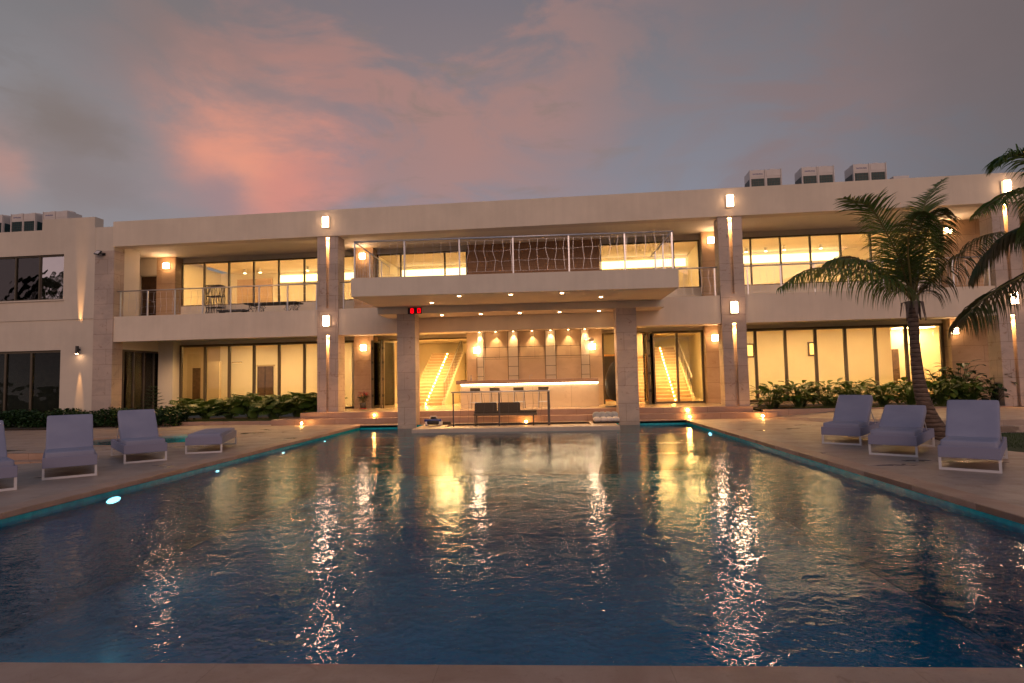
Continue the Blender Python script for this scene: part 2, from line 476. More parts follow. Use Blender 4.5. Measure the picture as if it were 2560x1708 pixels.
def copy_tree(o, parent=None):
    c = o.copy(); COL.objects.link(c); c.parent = parent
    for ch in [x for x in COL.objects if x.parent == o]: copy_tree(ch, c)
    return c
def structure(o): o['kind'] = 'structure'; return o
def stuff(o): o['kind'] = 'stuff'; return o
def W(x, y, z=0):      # villa frame -> world
    c_, s_ = math.cos(DL), math.sin(DL)
    return (x * c_ - y * s_, x * s_ + y * c_, z)
def vthing(name, label, cat, x, y, z=0, group=None, rz=0): return thing(name, label, cat, W(x, y, z), DL + rz, group)

# ------------------------------------------------------------ ground, deck, pool
PX0, PX1, PY0, PY1 = -6.72, 4.83, 3.24, 21.45
WZ = -.13
def rect_ring(mb, x0, x1, y0, y1, d, z0, z1):   # coping ring outside the rectangle
    mb.box(x0 - d, x1 + d, y0 - d, y0, z0, z1); mb.box(x0 - d, x0, y0, y1, z0, z1); mb.box(x1, x1 + d, y0, y1, z0, z1)
spa_c, spa_r = (-11.55, 17.15), 1.75
spa_pts = [(spa_c[0] + 1.35 * spa_r * .95 * math.cos(a * math.pi / 16), spa_c[1] + spa_r * .95 * math.sin(a * math.pi / 16)) for a in range(32)]
pit = [(-34, 13.9), (-11.4, 13.9), (-10.2, 12.2), (-12.3, 11.0), (-34, 8.0)]
lawn_poly = [(8.9, 14.9), (8.45, 13.6), (8.35, 12.6), (8.6, 11.7), (9.4, 10.6), (12, 9.4), (34, 9.0), (34, 15.3), (10.4, 15.3)]
def sheet(name, outer, holes, z, m):
    pts = []; edges = []
    for loop in [outer] + holes:
        i = len(pts); pts += [Vector(p) for p in loop]; edges += [(i + k, i + (k + 1) % len(loop)) for k in range(len(loop))]
    v, e, f, *_ = geometry.delaunay_2d_cdt(pts, edges, [], 0, 1e-5)
    def inside(p, loop):
        r = False
        for k in range(len(loop)):
            a, b = loop[k], loop[k - 1]
            if (a[1] > p[1]) != (b[1] > p[1]) and p[0] < (b[0] - a[0]) * (p[1] - a[1]) / (b[1] - a[1]) + a[0]: r = not r
        return r
    mb = MB(); mb.v = [(p.x, p.y, z) for p in v]
    for q in f:
        c_ = sum((v[k] for k in q), Vector((0, 0))) / len(q)
        if not any(inside(c_, h) for h in holes) and inside(c_, outer): mb.f.append(tuple(q))
    return mb.build(name, m)
cw = .32
pool_hole = [(PX0 - cw, PY0 - cw), (PX1 + cw, PY0 - cw), (PX1 + cw, PY1), (PX0 - cw, PY1)]
deck = structure(sheet('pool_deck', [(-34, -6), (34, -6), (34, 24.4), (-34, 24.4)], [pool_hole, spa_pts, pit, lawn_poly], 0, deck_m))
structure(MB().quad((-900, -900, -1.95), (900, -900, -1.95), (900, 900, -1.95), (-900, 900, -1.95)).build('ground', ground_m))
mb = MB(); rect_ring(mb, PX0 + .03, PX1 - .03, PY0 + .03, PY1, cw + .03, -.07, .012)
structure(mb.build('pool_coping', coping_m, bevel=.012))
mb = MB()   # basin, walls facing inwards
mb.quad((PX0, PY0, -1.5), (PX1, PY0, -1.5), (PX1, PY1 + .3, -1.5), (PX0, PY1 + .3, -1.5))
mb.quad((PX0, PY0, -1.5), (PX0, PY1 + .3, -1.5), (PX0, PY1 + .3, -.25), (PX0, PY0, -.25))
mb.quad((PX1, PY1 + .3, -1.5), (PX1, PY0, -1.5), (PX1, PY0, -.25), (PX1, PY1 + .3, -.25))
mb.quad((PX0, PY1, -1.5), (PX1, PY1, -1.5), (PX1, PY1, -.25), (PX0, PY1, -.25))
mb.quad((PX1, PY0, -1.5), (PX0, PY0, -1.5), (PX0, PY0, -.25), (PX1, PY0, -.25))
for k in range(3): mb.box(PX0, PX1, PY1 - .5 * (k + 1), PY1 - .5 * k, -1.49, -.42 - .28 * k)   # wide entry steps at the villa end
structure(mb.build('pool_basin', tile_m))
mb = MB()
mb.box(PX0 - .02, PX0, PY0, PY1, -.25, -.07); mb.box(PX1, PX1 + .02, PY0, PY1, -.25, -.07); mb.box(PX0, -4.38, PY1, PY1 + .02, -.25, -.02); mb.box(2.30, PX1, PY1, PY1 + .02, -.25, -.02); mb.box(PX0, PX1, PY0 - .02, PY0, -.25, -.07)
structure(mb.build('waterline_tiles', tile_line))
structure(MB().quad((PX0, PY0, WZ), (PX1, PY0, WZ), (PX1, PY1, WZ), (PX0, PY1, WZ)).build('pool_water', water_m))
# spa
mb = MB(); n = len(spa_pts); i0 = 0
mb.v = [(x, y, -.02) for x, y in spa_pts] + [(x, y, -.8) for x, y in spa_pts]
mb.f = [(k, (k + 1) % n, n + (k + 1) % n, n + k) for k in range(n)] + [tuple(range(n, 2 * n))]
structure(mb.build('spa_basin', tile_line))
mb = MB(); mb.v = [(x, y, -.05) for x, y in spa_pts]; mb.f = [tuple(range(n))]
structure(mb.build('spa_water', spa_water))
mb = MB(); inn = [(spa_c[0] + (x - spa_c[0]) * .99, spa_c[1] + (y - spa_c[1]) * .99) for x, y in spa_pts]; ou = [(spa_c[0] + (x - spa_c[0]) * 1.14, spa_c[1] + (y - spa_c[1]) * 1.16) for x, y in spa_pts]
mb.v = [(x, y, .006) for x, y in inn] + [(x, y, .006) for x, y in ou]; mb.f = [(k, n + k, n + (k + 1) % n, (k + 1) % n) for k in range(n)]
mb.v += [(x, y, -.05) for x, y in inn]; mb.f += [(k, (k + 1) % n, 2 * n + (k + 1) % n, 2 * n + k) for k in range(n)]
structure(mb.build('spa_coping', coping_m))
# sunken steps on the left
mb = MB(); mb.box(-34, -11.3, 13.45, 13.9, -.6, -.15); mb.box(-34, -9.5, 7.5, 13.45, -.8, -.30)
mb.box(-34, -10.1, 13.9, 13.95, -.6, -.004)
structure(mb.build('sunken_steps', step_m))
# lawn
mb = MB(); mb.v = [(x, y, -.01) for x, y in lawn_poly]; mb.f = [tuple(range(len(lawn_poly)))]
structure(mb.build('lawn', lawn_m))
# raised terrace on the right
mb = MB(); mb.box(10.4, 34, 15.45, 15.9, -.1, .13); mb.box(10.4, 34, 15.9, 22.2, -.1, .26)
mb.v += [(7.4, 22.3, .004), (10.4, 22.3, .26), (10.4, 15.9, .26), (10.15, 15.5, .004)]; k = len(mb.v); mb.f += [(k - 4, k - 1, k - 2, k - 3)]
structure(mb.build('raised_terrace', deck_m))

# porch steps and floor (two risers)
mb = MB()
yl = lambda x, o: 21.86 + o - .030 * x
def slab_poly(mb, pts, z0, z1):
    i = len(mb.v); n_ = len(pts); mb.v += [(x, y, z0) for x, y in pts] + [(x, y, z1) for x, y in pts]
    mb.f.append(tuple(i + n_ + k for k in range(n_)))
    for k in range(n_): mb.f.append((i + k, i + (k + 1) % n_, i + n_ + (k + 1) % n_, i + n_ + k))
slab_poly(mb, [(-10.3, yl(-10.3, 0)), (8.0, yl(8, 0)), (8.0, 24), (-10.3, 24)], -.05, .21)
structure(mb.build('porch_step', step_m, bevel=.012))
mb = MB()
slab_poly(mb, [(-9.35, yl(-9.35, .4)), (7.3, yl(7.3, .34)), (7.3, 23.5), (-9.35, 23.5)], .2, .42)
structure(mb.build('porch_step', step_m, bevel=.012))
mb = MB(); mb.box(-10.6, 6.2, 22.62, 36, .38, .424)
structure(mb.build('porch_floor', floor_m, loc=(0, 0, 0), rz=DL))
mb = MB(); mb.box(-34, -10.61, 25.55, 36, .30, .418); mb.box(6.21, 34, 25.55, 36, .30, .418)
structure(mb.build('room_floor', floor_m, loc=(0, 0, 0), rz=DL))

# ------------------------------------------------------------ the villa (villa frame: x along facade, y away from the pool)
villa = thing('villa', 'long two storey flat roofed villa with lit window walls behind the pool', 'villa', (0, 0, 0), DL)
def vp(name, mb, m, parent=None, label=None, **k):
    o = mb.build(name, m, parent or villa, **k)
    if label: o['label'] = label
    return o
FY = 22.5
RZ = 8.35
vp('roof_fascia', MB().box(-18.99, 26, FY - .06, FY + .42, 7.31, RZ), plaster)
vp('roof_slab', MB().box(-18.9, 26, FY + .42, 36, 7.62, 8.12), plaster)
vp('porch_ceiling', MB().box(-20.9, 26, FY + .42, 25.62, 7.42, 7.60), ceil_m, label='upper porch ceiling')
vp('porch_ceiling', MB().box(-20.9, 26, FY + .36, 25.62, 3.56, 3.62), ceil_m, label='lower porch ceiling')
for a, b_ in ((-18.97, -10.24), (-9.40, 5.05), (5.93, 14.31), (15.2, 26)):
    vp('balcony_fascia', MB().box(a, b_, FY + .05, FY + .36, 3.40, 4.43), plaster)
vp('balcony_slab', MB().box(-20.9, 26, FY + .362, 36, 3.65, 4.41), ceil_m)
# columns with a lit slot
def column(xc, w=.84):
    x0, x1 = xc - w / 2, xc + w / 2; s0, s1 = xc - .055, xc + .065; mb = MB()
    for z0, z1 in ((.2, 3.43), (4.47, 7.305)):
        mb.box(x0, s0, FY, FY + .13, z0, z1); mb.box(s1, x1, FY, FY + .13, z0, z1)
    mb.box(x0, x1, FY + .13, FY + .66, .2, 7.305); mb.box(x0, x1, FY, FY + .13, 3.43, 4.47)
    c_ = vp('column', mb, trav_col)
    return c_
COLX = [-9.82, 5.49, 14.73]
for xc in COLX: column(xc, .88 if xc > 10 else .85)
vp('column', MB().box(-19.83, -18.97, FY, FY + .56, 0, 7.17), trav_col, label='broad stone pillar at the left end of the porch')
vp('wing_wall', MB().box(-19.83, -18.992, FY + .012, FY + .5, 7.17, 8.17), plaster_wing, label='plaster above the left pillar')
# stone panels
for a, b_, lo, hi in ((-19.12, -18.2, 4.42, 7.42), (-9.81, -8.93, .42, 3.56), (-9.81, -8.93, 4.42, 7.42), (5.0, 6.05, .42, 3.56), (5.0, 6.05, 4.42, 7.42), (14.24, 18.5, .2, 3.56), (14.24, 18.5, 4.42, 7.42)):
    vp('stone_panel', MB().box(a, b_, 25.2, 25.75, lo, hi), trav_wall)
vp('stone_panel', MB().box(-4.84, .84, 25.2, 25.9, .42, 3.56), trav_pale, label='pale travertine wall behind the bar')
vp('stone_panel', MB().box(-4.83, .87, 25.6, 25.9, 4.42, 7.42), trav_brown, label='brown stone wall between the upper windows')
# headers and sills
mb = MB()
mb.box(-21, 26, 25.72, 25.95, 7.2, 7.62); mb.box(-21, 26, 25.72, 25.95, 3.41, 4.42)
vp('window_header', mb, plaster_white)
for a, b_ in ((-18.2, -9.82), (-8.92, -4.84), (.88, 4.99), (6.06, 14.23)): vp('sill_wall', MB().box(a, b_, 25.60, 25.82, 4.42, 5.19), plaster_white)
def window(xs, z0, z1, y=25.7, fw=.055, parent=None, gl=None, d=.06, bottom=True, label=None):
    mb = MB()
    mb.box(xs[0] - fw / 2, xs[-1] + fw / 2, y - d, y + d, z1 - fw, z1)
    if bottom: mb.box(xs[0] - fw / 2, xs[-1] + fw / 2, y - d, y + d, z0, z0 + fw * .8)
    for x in xs: mb.box(x - fw / 2, x + fw / 2, y - d + .002, y + d - .002, z0 + (.8 * fw if bottom else 0), z1 - fw)
    f_ = vp('window', mb, frame_m, parent, label)
    for a, b_ in zip(xs, xs[1:]):
        g = MB().box(a + fw / 2, b_ - fw / 2, y - .006, y + .006, z0 + fw * .8, z1 - fw)
        g.build('pane', (gl(b_) if callable(gl) else gl) or glass_m, f_)
    return f_
window([-18.2, -17.11, -15.91, -14.71, -13.51, -12.30, -11.1, -9.86], 5.19, 7.2)
window([-8.88, -7.83, -5.85, -4.88], 5.19, 7.2)
window([.91, 1.92, 3.94, 4.96], 5.19, 7.2)
window([6.09, 7.05, 8.23, 9.40, 10.57, 11.72, 12.95, 14.2], 5.19, 7.2)
window([-18.2, -17.03, -15.86, -14.67, -13.48, -12.29, -11.1, -9.86], .42, 3.41, fw=.10)
window([6.10, 7.07, 8.24, 9.41, 10.55, 11.69, 12.85, 14.18], .42, 3.41, fw=.105)
window([2.91, 3.93, 4.95], .42, 3.41, fw=.09, label='fixed glass doors right of the folded leaves')
vp('door_frame', MB().box(-8.9, -4.85, 25.64, 25.76, 3.34, 3.40).box(-4.92, -4.855, 25.64, 25.76, .43, 3.34), frame_m)
vp('door_frame', MB().box(.86, 2.86, 25.64, 25.76, 3.34, 3.40).box(.86, .93, 25.64, 25.76, .43, 3.34), frame_m)
# left return of the porch: upper side wall and recess, lower side doors
mb = MB(); mb.box(-19.12, -18.975, FY + .565, 23.96, 4.42, 7.42)
vp('side_wall', mb, plaster_white)
mb = MB(); mb.box(-21.5, -19.96, 25.2, 25.5, 4.42, 7.42); mb.box(-19.96, -19.12, 25.2, 25.5, 6.6, 7.42)
vp('recess_wall', mb, plaster_white)
d_ = vp('door', MB().box(-19.95, -19.13, 25.32, 25.38, 4.43, 6.58), dark_wood, label='brown door at the left end of the balcony')
mb = MB(); mb.tube([(-19.25, 25.3, 5.4), (-19.25, 25.24, 5.4), (-19.36, 25.24, 5.4)], .012); mb.build('handle', steel, d_)
mb = MB(); mb.box(-19.10, -18.97, FY + .565, 26.2, 3.12, 3.56)
vp('side_header', mb, plaster_white)
mb = MB(); fr_y = [23.15, 23.75, 24.35, 24.95, 25.45]
mb.box(-19.08, -18.99, 23.1, 25.2, 3.04, 3.12); mb.box(-19.08, -18.99, 23.1, 25.2, .30, .36)
for y in fr_y: mb.box(-19.09, -18.98, y - .035, y + .035, .36, 3.04)
f_ = vp('side_door', mb, steel_dark)
for a, b_ in zip(fr_y, fr_y[1:]): MB().box(-19.04, -19.03, a + .035, b_ - .035, .36, 3.04).build('pane', glass_m, f_)
vp('corner_post', MB().box(-18.97, -18.26, 25.2, 25.75, .2, 3.56), plaster_white)
# folded glass doors
def folded(x0, leaves, label):
    th = thing('folding_door', label, 'folding door', W(x0, 25.6, .424), DL)
    for (dx0, dy0, dx1, dy1) in leaves:
        a = Vector((dx0, dy0, 0)); b = Vector((dx1, dy1, 0)); L = (b - a).length; ang = math.atan2(b.y - a.y, b.x - a.x)
        mb = MB()
        for x0_, x1_, z0, z1 in ((0, .07, .01, 2.9), (L - .07, L, .01, 2.9), (.07, L - .07, .01, .12), (.07, L - .07, 2.82, 2.9)):
            mb.box(x0_, x1_, -.028, .028, z0, z1)
        l_ = mb.build('door_leaf', frame_m, th, loc=(a.x, a.y, 0), rz=ang)
        MB().box(.07, L - .07, -.005, .005, .12, 2.82).build('pane', glass_m, l_)
        hb = MB()
        for z in (.5, 1.2, 1.9, 2.5): hb.box(-.02, .012, -.045, .045, z, z + .1)
        hb.build('hinge', black_plastic, l_)
    return th
folded(-9.0, [(0.02, .1, .12, -.78), (.16, -.78, .26, .1), (.42, .1, .50, -.72), (.60, -.72, .82, .1)], 'concertina of dark framed glass doors beside the red potted plant')
folded(2.55, [(0.02, .1, .10, -.78), (.14, -.78, .24, .1), (.30, .1, .34, -.78)], 'concertina of dark framed glass doors beside the right staircase window')

# ---- left wing
wz = 8.17
mb = MB()
mb.box(-34, -21.24, FY, FY + .3, 7.12, wz); mb.box(-21.24, -19.83, FY, FY + .3, 4.38, wz); mb.box(-34, -21.24, FY, FY + .3, 4.38, 5.23)
mb.box(-21.32, -19.83, FY + .04, FY + .3, 0, 4.38); mb.box(-34, -21.32, FY + .04, FY + .3, 3.13, 4.38)
mb.box(-34, -27.5, FY, FY + .3, 5.23, 7.12)
mb.box(-34, -19.83, FY + .3, 30, 7.7, 8.1)
vp('wing_wall', mb, plaster_wing, label='plain plastered wall of the left wing')
vp('roof_upstand', MB().box(-22.28, -19.87, FY + .001, FY + .45, wz, 8.62), plaster_wing)
window([-27.5, -25.8, -24.7, -23.55, -22.43, -21.28], 5.23, 7.12, y=FY + .14, fw=.06, gl=lambda x: mirror_glass if x > -22 else film_glass, label='wing window with teal curtains')
vp('window_sill', MB().box(-27.6, -21.2, FY - .06, FY + .2, 5.17, 5.225), plaster_wing)
mb = MB(); nn = 120
for k in range(nn):
    xa = -27.4 + 6.1 * k / nn; xb = -27.4 + 6.1 * (k + 1) / nn
    ya = FY + .42 + .04 * math.sin(k * 1.3) + .02 * math.sin(k * 2.9); yb = FY + .42 + .04 * math.sin((k + 1) * 1.3) + .02 * math.sin((k + 1) * 2.9)
    mb.quad((xa, ya, 5.2), (xb, yb, 5.2), (xb, yb, 7.15), (xa, ya, 7.15))
vp('curtain', mb, curtain_m)
window([-30, -26.4, -25.2, -23.95, -22.75, -21.36], .1, 3.13, y=FY + .2, fw=.09, gl=lower_glass, label='dark ground floor glazing of the wing')
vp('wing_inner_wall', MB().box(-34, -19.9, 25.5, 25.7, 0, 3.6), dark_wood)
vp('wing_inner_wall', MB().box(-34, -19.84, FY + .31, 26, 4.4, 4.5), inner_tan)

# ---- interiors
mb = MB()
mb.box(-19.1, -10.2, 30.1, 30.3, .42, 3.65); mb.box(-10.2, -10.0, 25.95, 33, .42, 3.65)
vp('inner_wall', mb, inner_wall_m, label='back wall of the lower left room')
mb = MB(); mb.box(-23, -19.1, 30.1, 30.3, .3, 3.65); mb.box(-23.2, -23, 25.8, 30.3, .3, 3.65)
vp('inner_wall', mb, inner_tan)
vp('partition', MB().box(-19.2, -18.2, 28.6, 28.8, .42, 2.75), inner_tan)
for x0, x1 in ((-20.6, -19.55), (-16.95, -16.55), (-16.5, -16.1)):
    d_ = vp('inner_door', MB().box(x0, x1, 30.0, 30.09, .43, 2.5), dark_wood)
    MB().box(x0 - .06, x1 + .06, 30.02, 30.1, 2.5, 2.58).build('door_trim', inner_tan, d_)
# foyer
mb = MB(); mb.box(-9.95, 5.9, 33.4, 33.6, .42, 4.6); mb.box(-9.95, -9.8, 25.95, 33.4, .42, 4.6); mb.box(5.75, 5.9, 25.95, 33.4, .42, 4.4)
vp('inner_wall', mb, inner_wall_m, label='back wall of the foyer')
mb = MB(); mb.box(-4.7, -4.55, 25.95, 33.4, .42, 4.4); mb.box(.6, .75, 25.95, 33.4, .42, 4.4)
vp('inner_wall', mb, inner_wall_m, label='side walls of the foyer')
# right room
mb = MB(); mb.box(6.1, 14.4, 30.1, 30.3, .42, 3.65); mb.box(14.4, 17.5, 31.6, 31.8, .42, 3.65); mb.box(17.4, 17.6, 25.95, 31.7, .42, 3.65); mb.box(14.3, 14.4, 30.3, 31.7, .42, 3.65)
vp('inner_wall', mb, inner_wall_m, label='back wall of the lower right room')
mb = MB(); mb.box(6.2, 14.3, 29.5, 30.09, .42, .98); mb.box(6.2, 14.3, 29.9, 30.09, .98, 1.16); mb.box(14.45, 15.3, 29.2, 29.8, .42, 1.2)
vp('built_in_bench', mb, inner_wall_m)
for x0, x1 in ((14.6, 14.95), (15.05, 15.4)): vp('inner_door', MB().box(x0, x1, 31.52, 31.59, .43, 2.65), dark_wood)
# upper rooms
mb = MB(); mb.box(-21, 26, 30.9, 31.1, 4.42, 7.7); mb.box(-19.8, -19.6, 25.95, 30.9, 4.42, 7.7); mb.box(-9.75, -9.6, 25.95, 30.9, 4.42, 7.6); mb.box(5.4, 5.6, 25.95, 30.9, 4.42, 7.6); mb.box(15.2, 15.4, 25.95, 30.9, 4.42, 7.6)
vp('inner_wall', mb, inner_wall_m, label='back wall of the upper rooms')
vp('stone_panel', MB().box(-18.6, -16.6, 30.8, 30.89, 4.42, 7.3), trav_wall, label='stone panel inside the upper left room')
# room light panels (recessed into ceilings)
def panel(x, y, z, w, d, m, label, grp):
    t = vthing('ceiling_lamp', label, 'ceiling lamp', x, y, z, grp)
    MB().box(-w / 2 - .03, w / 2 + .03, -d / 2 - .03, d / 2 + .03, -.015, .0).build('trim', inner_wall_m, t)
    MB().box(-w / 2, w / 2, -d / 2, d / 2, -.03, -.0155).build('diffuser', m, t)
    return t
for k, x in enumerate((-17.4, -14.6, -11.8)): panel(x, 28, 3.645, 1.1, .5, room_e, 'glowing ceiling panel in the lower left room, %s one from the left' % ('first', 'second', 'third')[k], 'ceiling panels of the lower left room')
for k, x in enumerate((-8.4, -6.2)): panel(x, 27.4, 3.645, 1.2, .7, foyer_e, 'glowing ceiling panel over the left staircase foyer, %s side' % ('left', 'right')[k], 'ceiling panels of the foyer')
for k, x in enumerate((3.3, 4.7)): panel(x, 27.4, 3.645, 1.2, .7, foyer_e, 'glowing ceiling panel over the right staircase foyer, %s side' % ('left', 'right')[k], 'ceiling panels of the foyer')
for k, x in enumerate((7.4, 10.2, 13.0)): panel(x, 28, 3.645, 1.1, .5, room_e, 'glowing ceiling panel in the lower right room, %s one from the left' % ('first', 'second', 'third')[k], 'ceiling panels of the lower right room')
panel(15.8, 30.9, 3.645, 1.6, .7, room_e, 'glowing ceiling panel in the alcove behind the palm trunk', 'ceiling panels of the lower right room')
panel(-21, 27.6, 3.6, .7, .5, room_e, 'dim ceiling panel in the side room left of the porch', 'ceiling panels of the lower left room')
for k, x in enumerate((-17.2, -14.6, -12.0, -7.0, -1.8, 2.9, 7.2, 10.0, 12.8)):
    panel(x, 26.45, 7.615, 1.0, .45, room2_e, 'glowing ceiling panel of the upper floor rooms, number %s from the left' % ('one', 'two', 'three', 'four', 'five', 'six', 'seven', 'eight', 'nine')[k], 'ceiling panels of the upper floor')
for a, b_, lab in ((-16.2, -9.8, 'left'), (-9.4, -4.9, 'centre left'), (.6, 5.3, 'centre right'), (5.7, 12.6, 'right')):
    t = vthing('cove_light', 'long bright cove light high on the back wall of the %s upper room' % lab, 'cove light', (a + b_) / 2, 30.86, 7.1, 'cove lights of the upper rooms')
    h = (b_ - a) / 2
    MB().box(-h, h, -.02, .03, -.05, .34).build('diffuser', cove_e, t); MB().box(-h, h, -.05, .03, -.10, -.051).build('ledge', inner_wall_m, t)
panel(15.4, 31.2, 3.55, .01, .01, room_e, 'small sensor light in the alcove ceiling behind the palm', 'ceiling panels of the lower right room')

# ------------------------------------------------------------ canopy over the bar terrace (pool frame)
can = thing('bar_canopy', 'broad white canopy slab on two stone columns over the bar terrace', 'canopy', (0, 0, 0))
CX0, CX1, CY = -6.05, 4.10, 18.5
mb = MB(); mb.box(CX0, CX1, CY, 22.9, 4.22, 4.42)
mb.box(CX0, CX1, CY, CY + .12, 4.42, 4.81); mb.box(CX0, CX0 + .12, CY + .12, 22.5, 4.42, 4.81); mb.box(CX1 - .12, CX1, CY + .12, 22.3, 4.42, 4.81)
mb.build('canopy_slab', plaster, can)
MB().box(-6.0, 4.2, 21.3, 22.75, 3.96, 4.219).build('canopy_beam', plaster, can)
for x0, x1 in ((-5.30, -4.645), (2.49, 3.20)):
    MB().box(x0, x1, 21.302, 21.98, -.6, 3.958).build('column', trav_col, can)

# platform at the villa end of the pool
mb = MB()
mb.box(-4.37, 2.29, 19.36, 20.05, -.2, .0); mb.box(-4.37, -3.45, 20.05, 22.2, -.2, .0); mb.box(1.45, 2.29, 20.05, 21.45, -.2, .0)
mb.box(-3.45, 1.45, 20.05, 22.0, -.2, -.07)
mb.box(-4.3, 2.2, 19.37, 20.0, -1.5, -.2)
structure(mb.build('bar_platform', slab_m, bevel=.015))
mb = MB(); mb.box(-7.1, -5.31, 21.45, 21.85, -.1, .012); mb.box(3.2, 5.15, 21.45, 21.8, -.1, .012)
structure(mb.build('pool_coping', coping_m, bevel=.01))
mb = MB(); mb.box(-10.2, -3.46, 21.8, 22.6, -.1, .003); mb.box(1.46, 8, 21.6, 22.4, -.1, .003)
structure(mb.build('porch_apron', deck_m))

# ------------------------------------------------------------ lamps
def box_lamp(x, y, z, w, h, label, grp, slot=False, m_=None):
    t = vthing('wall_lamp', label, 'wall lamp', x, y, z, grp)
    MB().box(-w / 2 - .012, w / 2 + .012, .10, .14, -h / 2 - .012, h / 2 + .012).build('back_plate', white_metal, t)
    MB().box(-w / 2, w / 2, -.012, .099, -h / 2, h / 2).build('shade', m_ or side_e, t, bevel=.012)
    MB().box(-w / 2 + .006, w / 2 - .006, -.02, -.0125, -h / 2 + .006, h / 2 - .006).build('front_glass', lamp_e, t)
    if slot: MB().box(-.012, .012, -.028, -.021, -.06, .08).build('keyhole', wood_m, t)
    return t
G1 = 'tall box lamps over the column slots'
for xc, nm in zip(COLX, ('left', 'middle', 'right')):
    w_ = {'left': 'above the left lit column', 'middle': 'above the column right of the canopy', 'right': 'above the column behind the right palm'}[nm]
    box_lamp(xc, FY - .20, 7.83, .235, .41, 'tall glowing box lamp on the roof band ' + w_, G1, True)
    box_lamp(xc, FY - .145, 3.955, .235, .40, 'tall glowing box lamp at mid height on the ' + w_.replace('above the ', ''), G1, True)
G2 = 'square wall lamps of the porches'
for x, z, w_ in ((-18.58, 7.0, 'on the upper balcony wall by the brown door'), (-9.37, 7.03, 'on the upper wall behind the left corner of the canopy railing'), (5.35, 7.03, 'on the upper wall just left of the middle column'), (14.33, 7.0, 'on the upper wall behind the palm crown'),
                 (-9.34, 3.03, 'above the red potted plant'), (5.355, 3.04, 'on the porch wall right of the glass doors'), (14.33, 3.06, 'on the lower wall behind the right palm fronds'), (-4.40, 2.80, 'at the left end of the bar wall'), (.44, 2.82, 'at the right end of the bar wall')):
    box_lamp(x, 25.055, z, .235, .235, 'square glowing wall lamp ' + w_, G2, m_=sconce_e)
# slot lights: strip at the head of each slot
for xc, nm in zip(COLX, ('left', 'middle', 'right')):
    for z, lv in ((7.29, 'upper'), (3.42, 'lower')):
        t = vthing('slot_light', '%s slot light glowing down the groove of the %s' % (lv, {'left': 'left column', 'middle': 'column right of the canopy', 'right': 'column behind the right palm'}[nm]), 'slot light', xc + .005, FY + .065, z, 'slot lights in the columns')
        MB().box(-.055, .055, -.05, .05, -.03, .0).build('housing', steel_dark, t)
        MB().box(-.048, .048, -.044, .044, -.04, -.0305).build('lens', slot_e, t)
        sp = bpy.data.lights.new('slot_beam', 'SPOT'); sp.energy = 420; sp.color = (1, .48, .14); sp.spot_size = R(62); sp.spot_blend = .8; sp.shadow_soft_size = .02
        so_ = bpy.data.objects.new('slot_beam', sp); COL.objects.link(so_); so_.parent = t; so_.location = (0, -.02, -.06); so_.rotation_euler = (R(4), 0, 0)
# downlights
def downlight(loc, rz, label, grp, energy=10, size=75, r=.055, wall=None):
    t = thing('downlight', label, 'downlight', loc, rz, grp)
    MB().lathe([(r + .015, -.012), (r + .015, 0)], n=16).build('trim', white_metal, t)
    MB().lathe([(r, -.02), (r, -.0125)], n=16).build('lens', dl_e, t)
    sp = bpy.data.lights.new('beam', 'SPOT'); sp.energy = energy; sp.color = (1, .56, .22); sp.spot_size = R(size); sp.spot_blend = .7; sp.shadow_soft_size = .03
    o = bpy.data.objects.new('beam', sp); COL.objects.link(o); o.parent = t; o.location = (0, 0, -.05)
    if wall: o.rotation_euler = (R(wall), 0, 0)
    return t
OR = ('first', 'second', 'third', 'fourth', 'fifth', 'sixth', 'seventh')
for k, (x, y) in enumerate(((-3.86, 20.4), (-2.70, 18.95), (-1.06, 18.95), (.56, 18.95), (1.88, 20.1))):
    downlight((x, y, 4.22), 0, '%s round downlight from the left under the front of the canopy' % OR[k], 'canopy front downlights', 60, 110)
for k, x in enumerate((-3.78, -2.34, -.91, .54, 1.97)):
    downlight((x, 21.95, 3.96), 0, '%s round downlight from the left in the canopy beam' % OR[k], 'canopy beam downlights', 150, 96)
for k, x in enumerate((-4.26, -3.575, -2.83, -2.04, -1.27, -.53, .147)):
    downlight(W(x, 25.04, 3.56), DL, '%s small downlight from the left washing the bar wall' % OR[k], 'bar wall downlights', 60, 76, .03, wall=3)
for k, (x, y) in enumerate(((-16.5, 24.2), (-13.5, 24.2), (-7.2, 24.0), (3.4, 24.0), (8.5, 24.2), (11.5, 24.2))):  # extra downlights added to warm the lower porch
    downlight(W(x, y, 3.56), DL, 'added porch ceiling downlight %s' % ('over the far left of the monstera bed', 'over the middle of the monstera bed', 'in front of the left folding doors', 'in front of the right folding doors', 'over the left of the broad leaved bed', 'over the middle of the broad leaved bed')[k], 'added lower porch downlights', 230, 150)
# up-down cylinder on the wing wall
t = vthing('cylinder_lamp', 'black cylinder lamp throwing narrow beams up and down the wing wall', 'wall lamp', -20.42, FY - .13, 3.1)
MB().lathe([(.062, -.16), (.062, .16)], n=20).build('body', black_plastic, t, smooth=False)
MB().box(-.035, .035, .05, .125, -.03, .05).build('bracket', black_plastic, t)
MB().lathe([(.045, -.164), (.045, -.1605)], n=16).build('lens', lamp_e, t)
for s_, e_ in ((1, 1900), (-1, 420)):
    sp = bpy.data.lights.new('beam', 'SPOT'); sp.energy = e_; sp.color = (1, .5, .18); sp.spot_size = R(11 if s_ > 0 else 15); sp.spot_blend = .9; sp.shadow_soft_size = .02
    o = bpy.data.objects.new('beam', sp); COL.objects.link(o); o.parent = t; o.location = (0, .03, .18 * s_)
    o.rotation_euler = (R(180 - 2.6) if s_ > 0 else R(3.4), 0, 0)
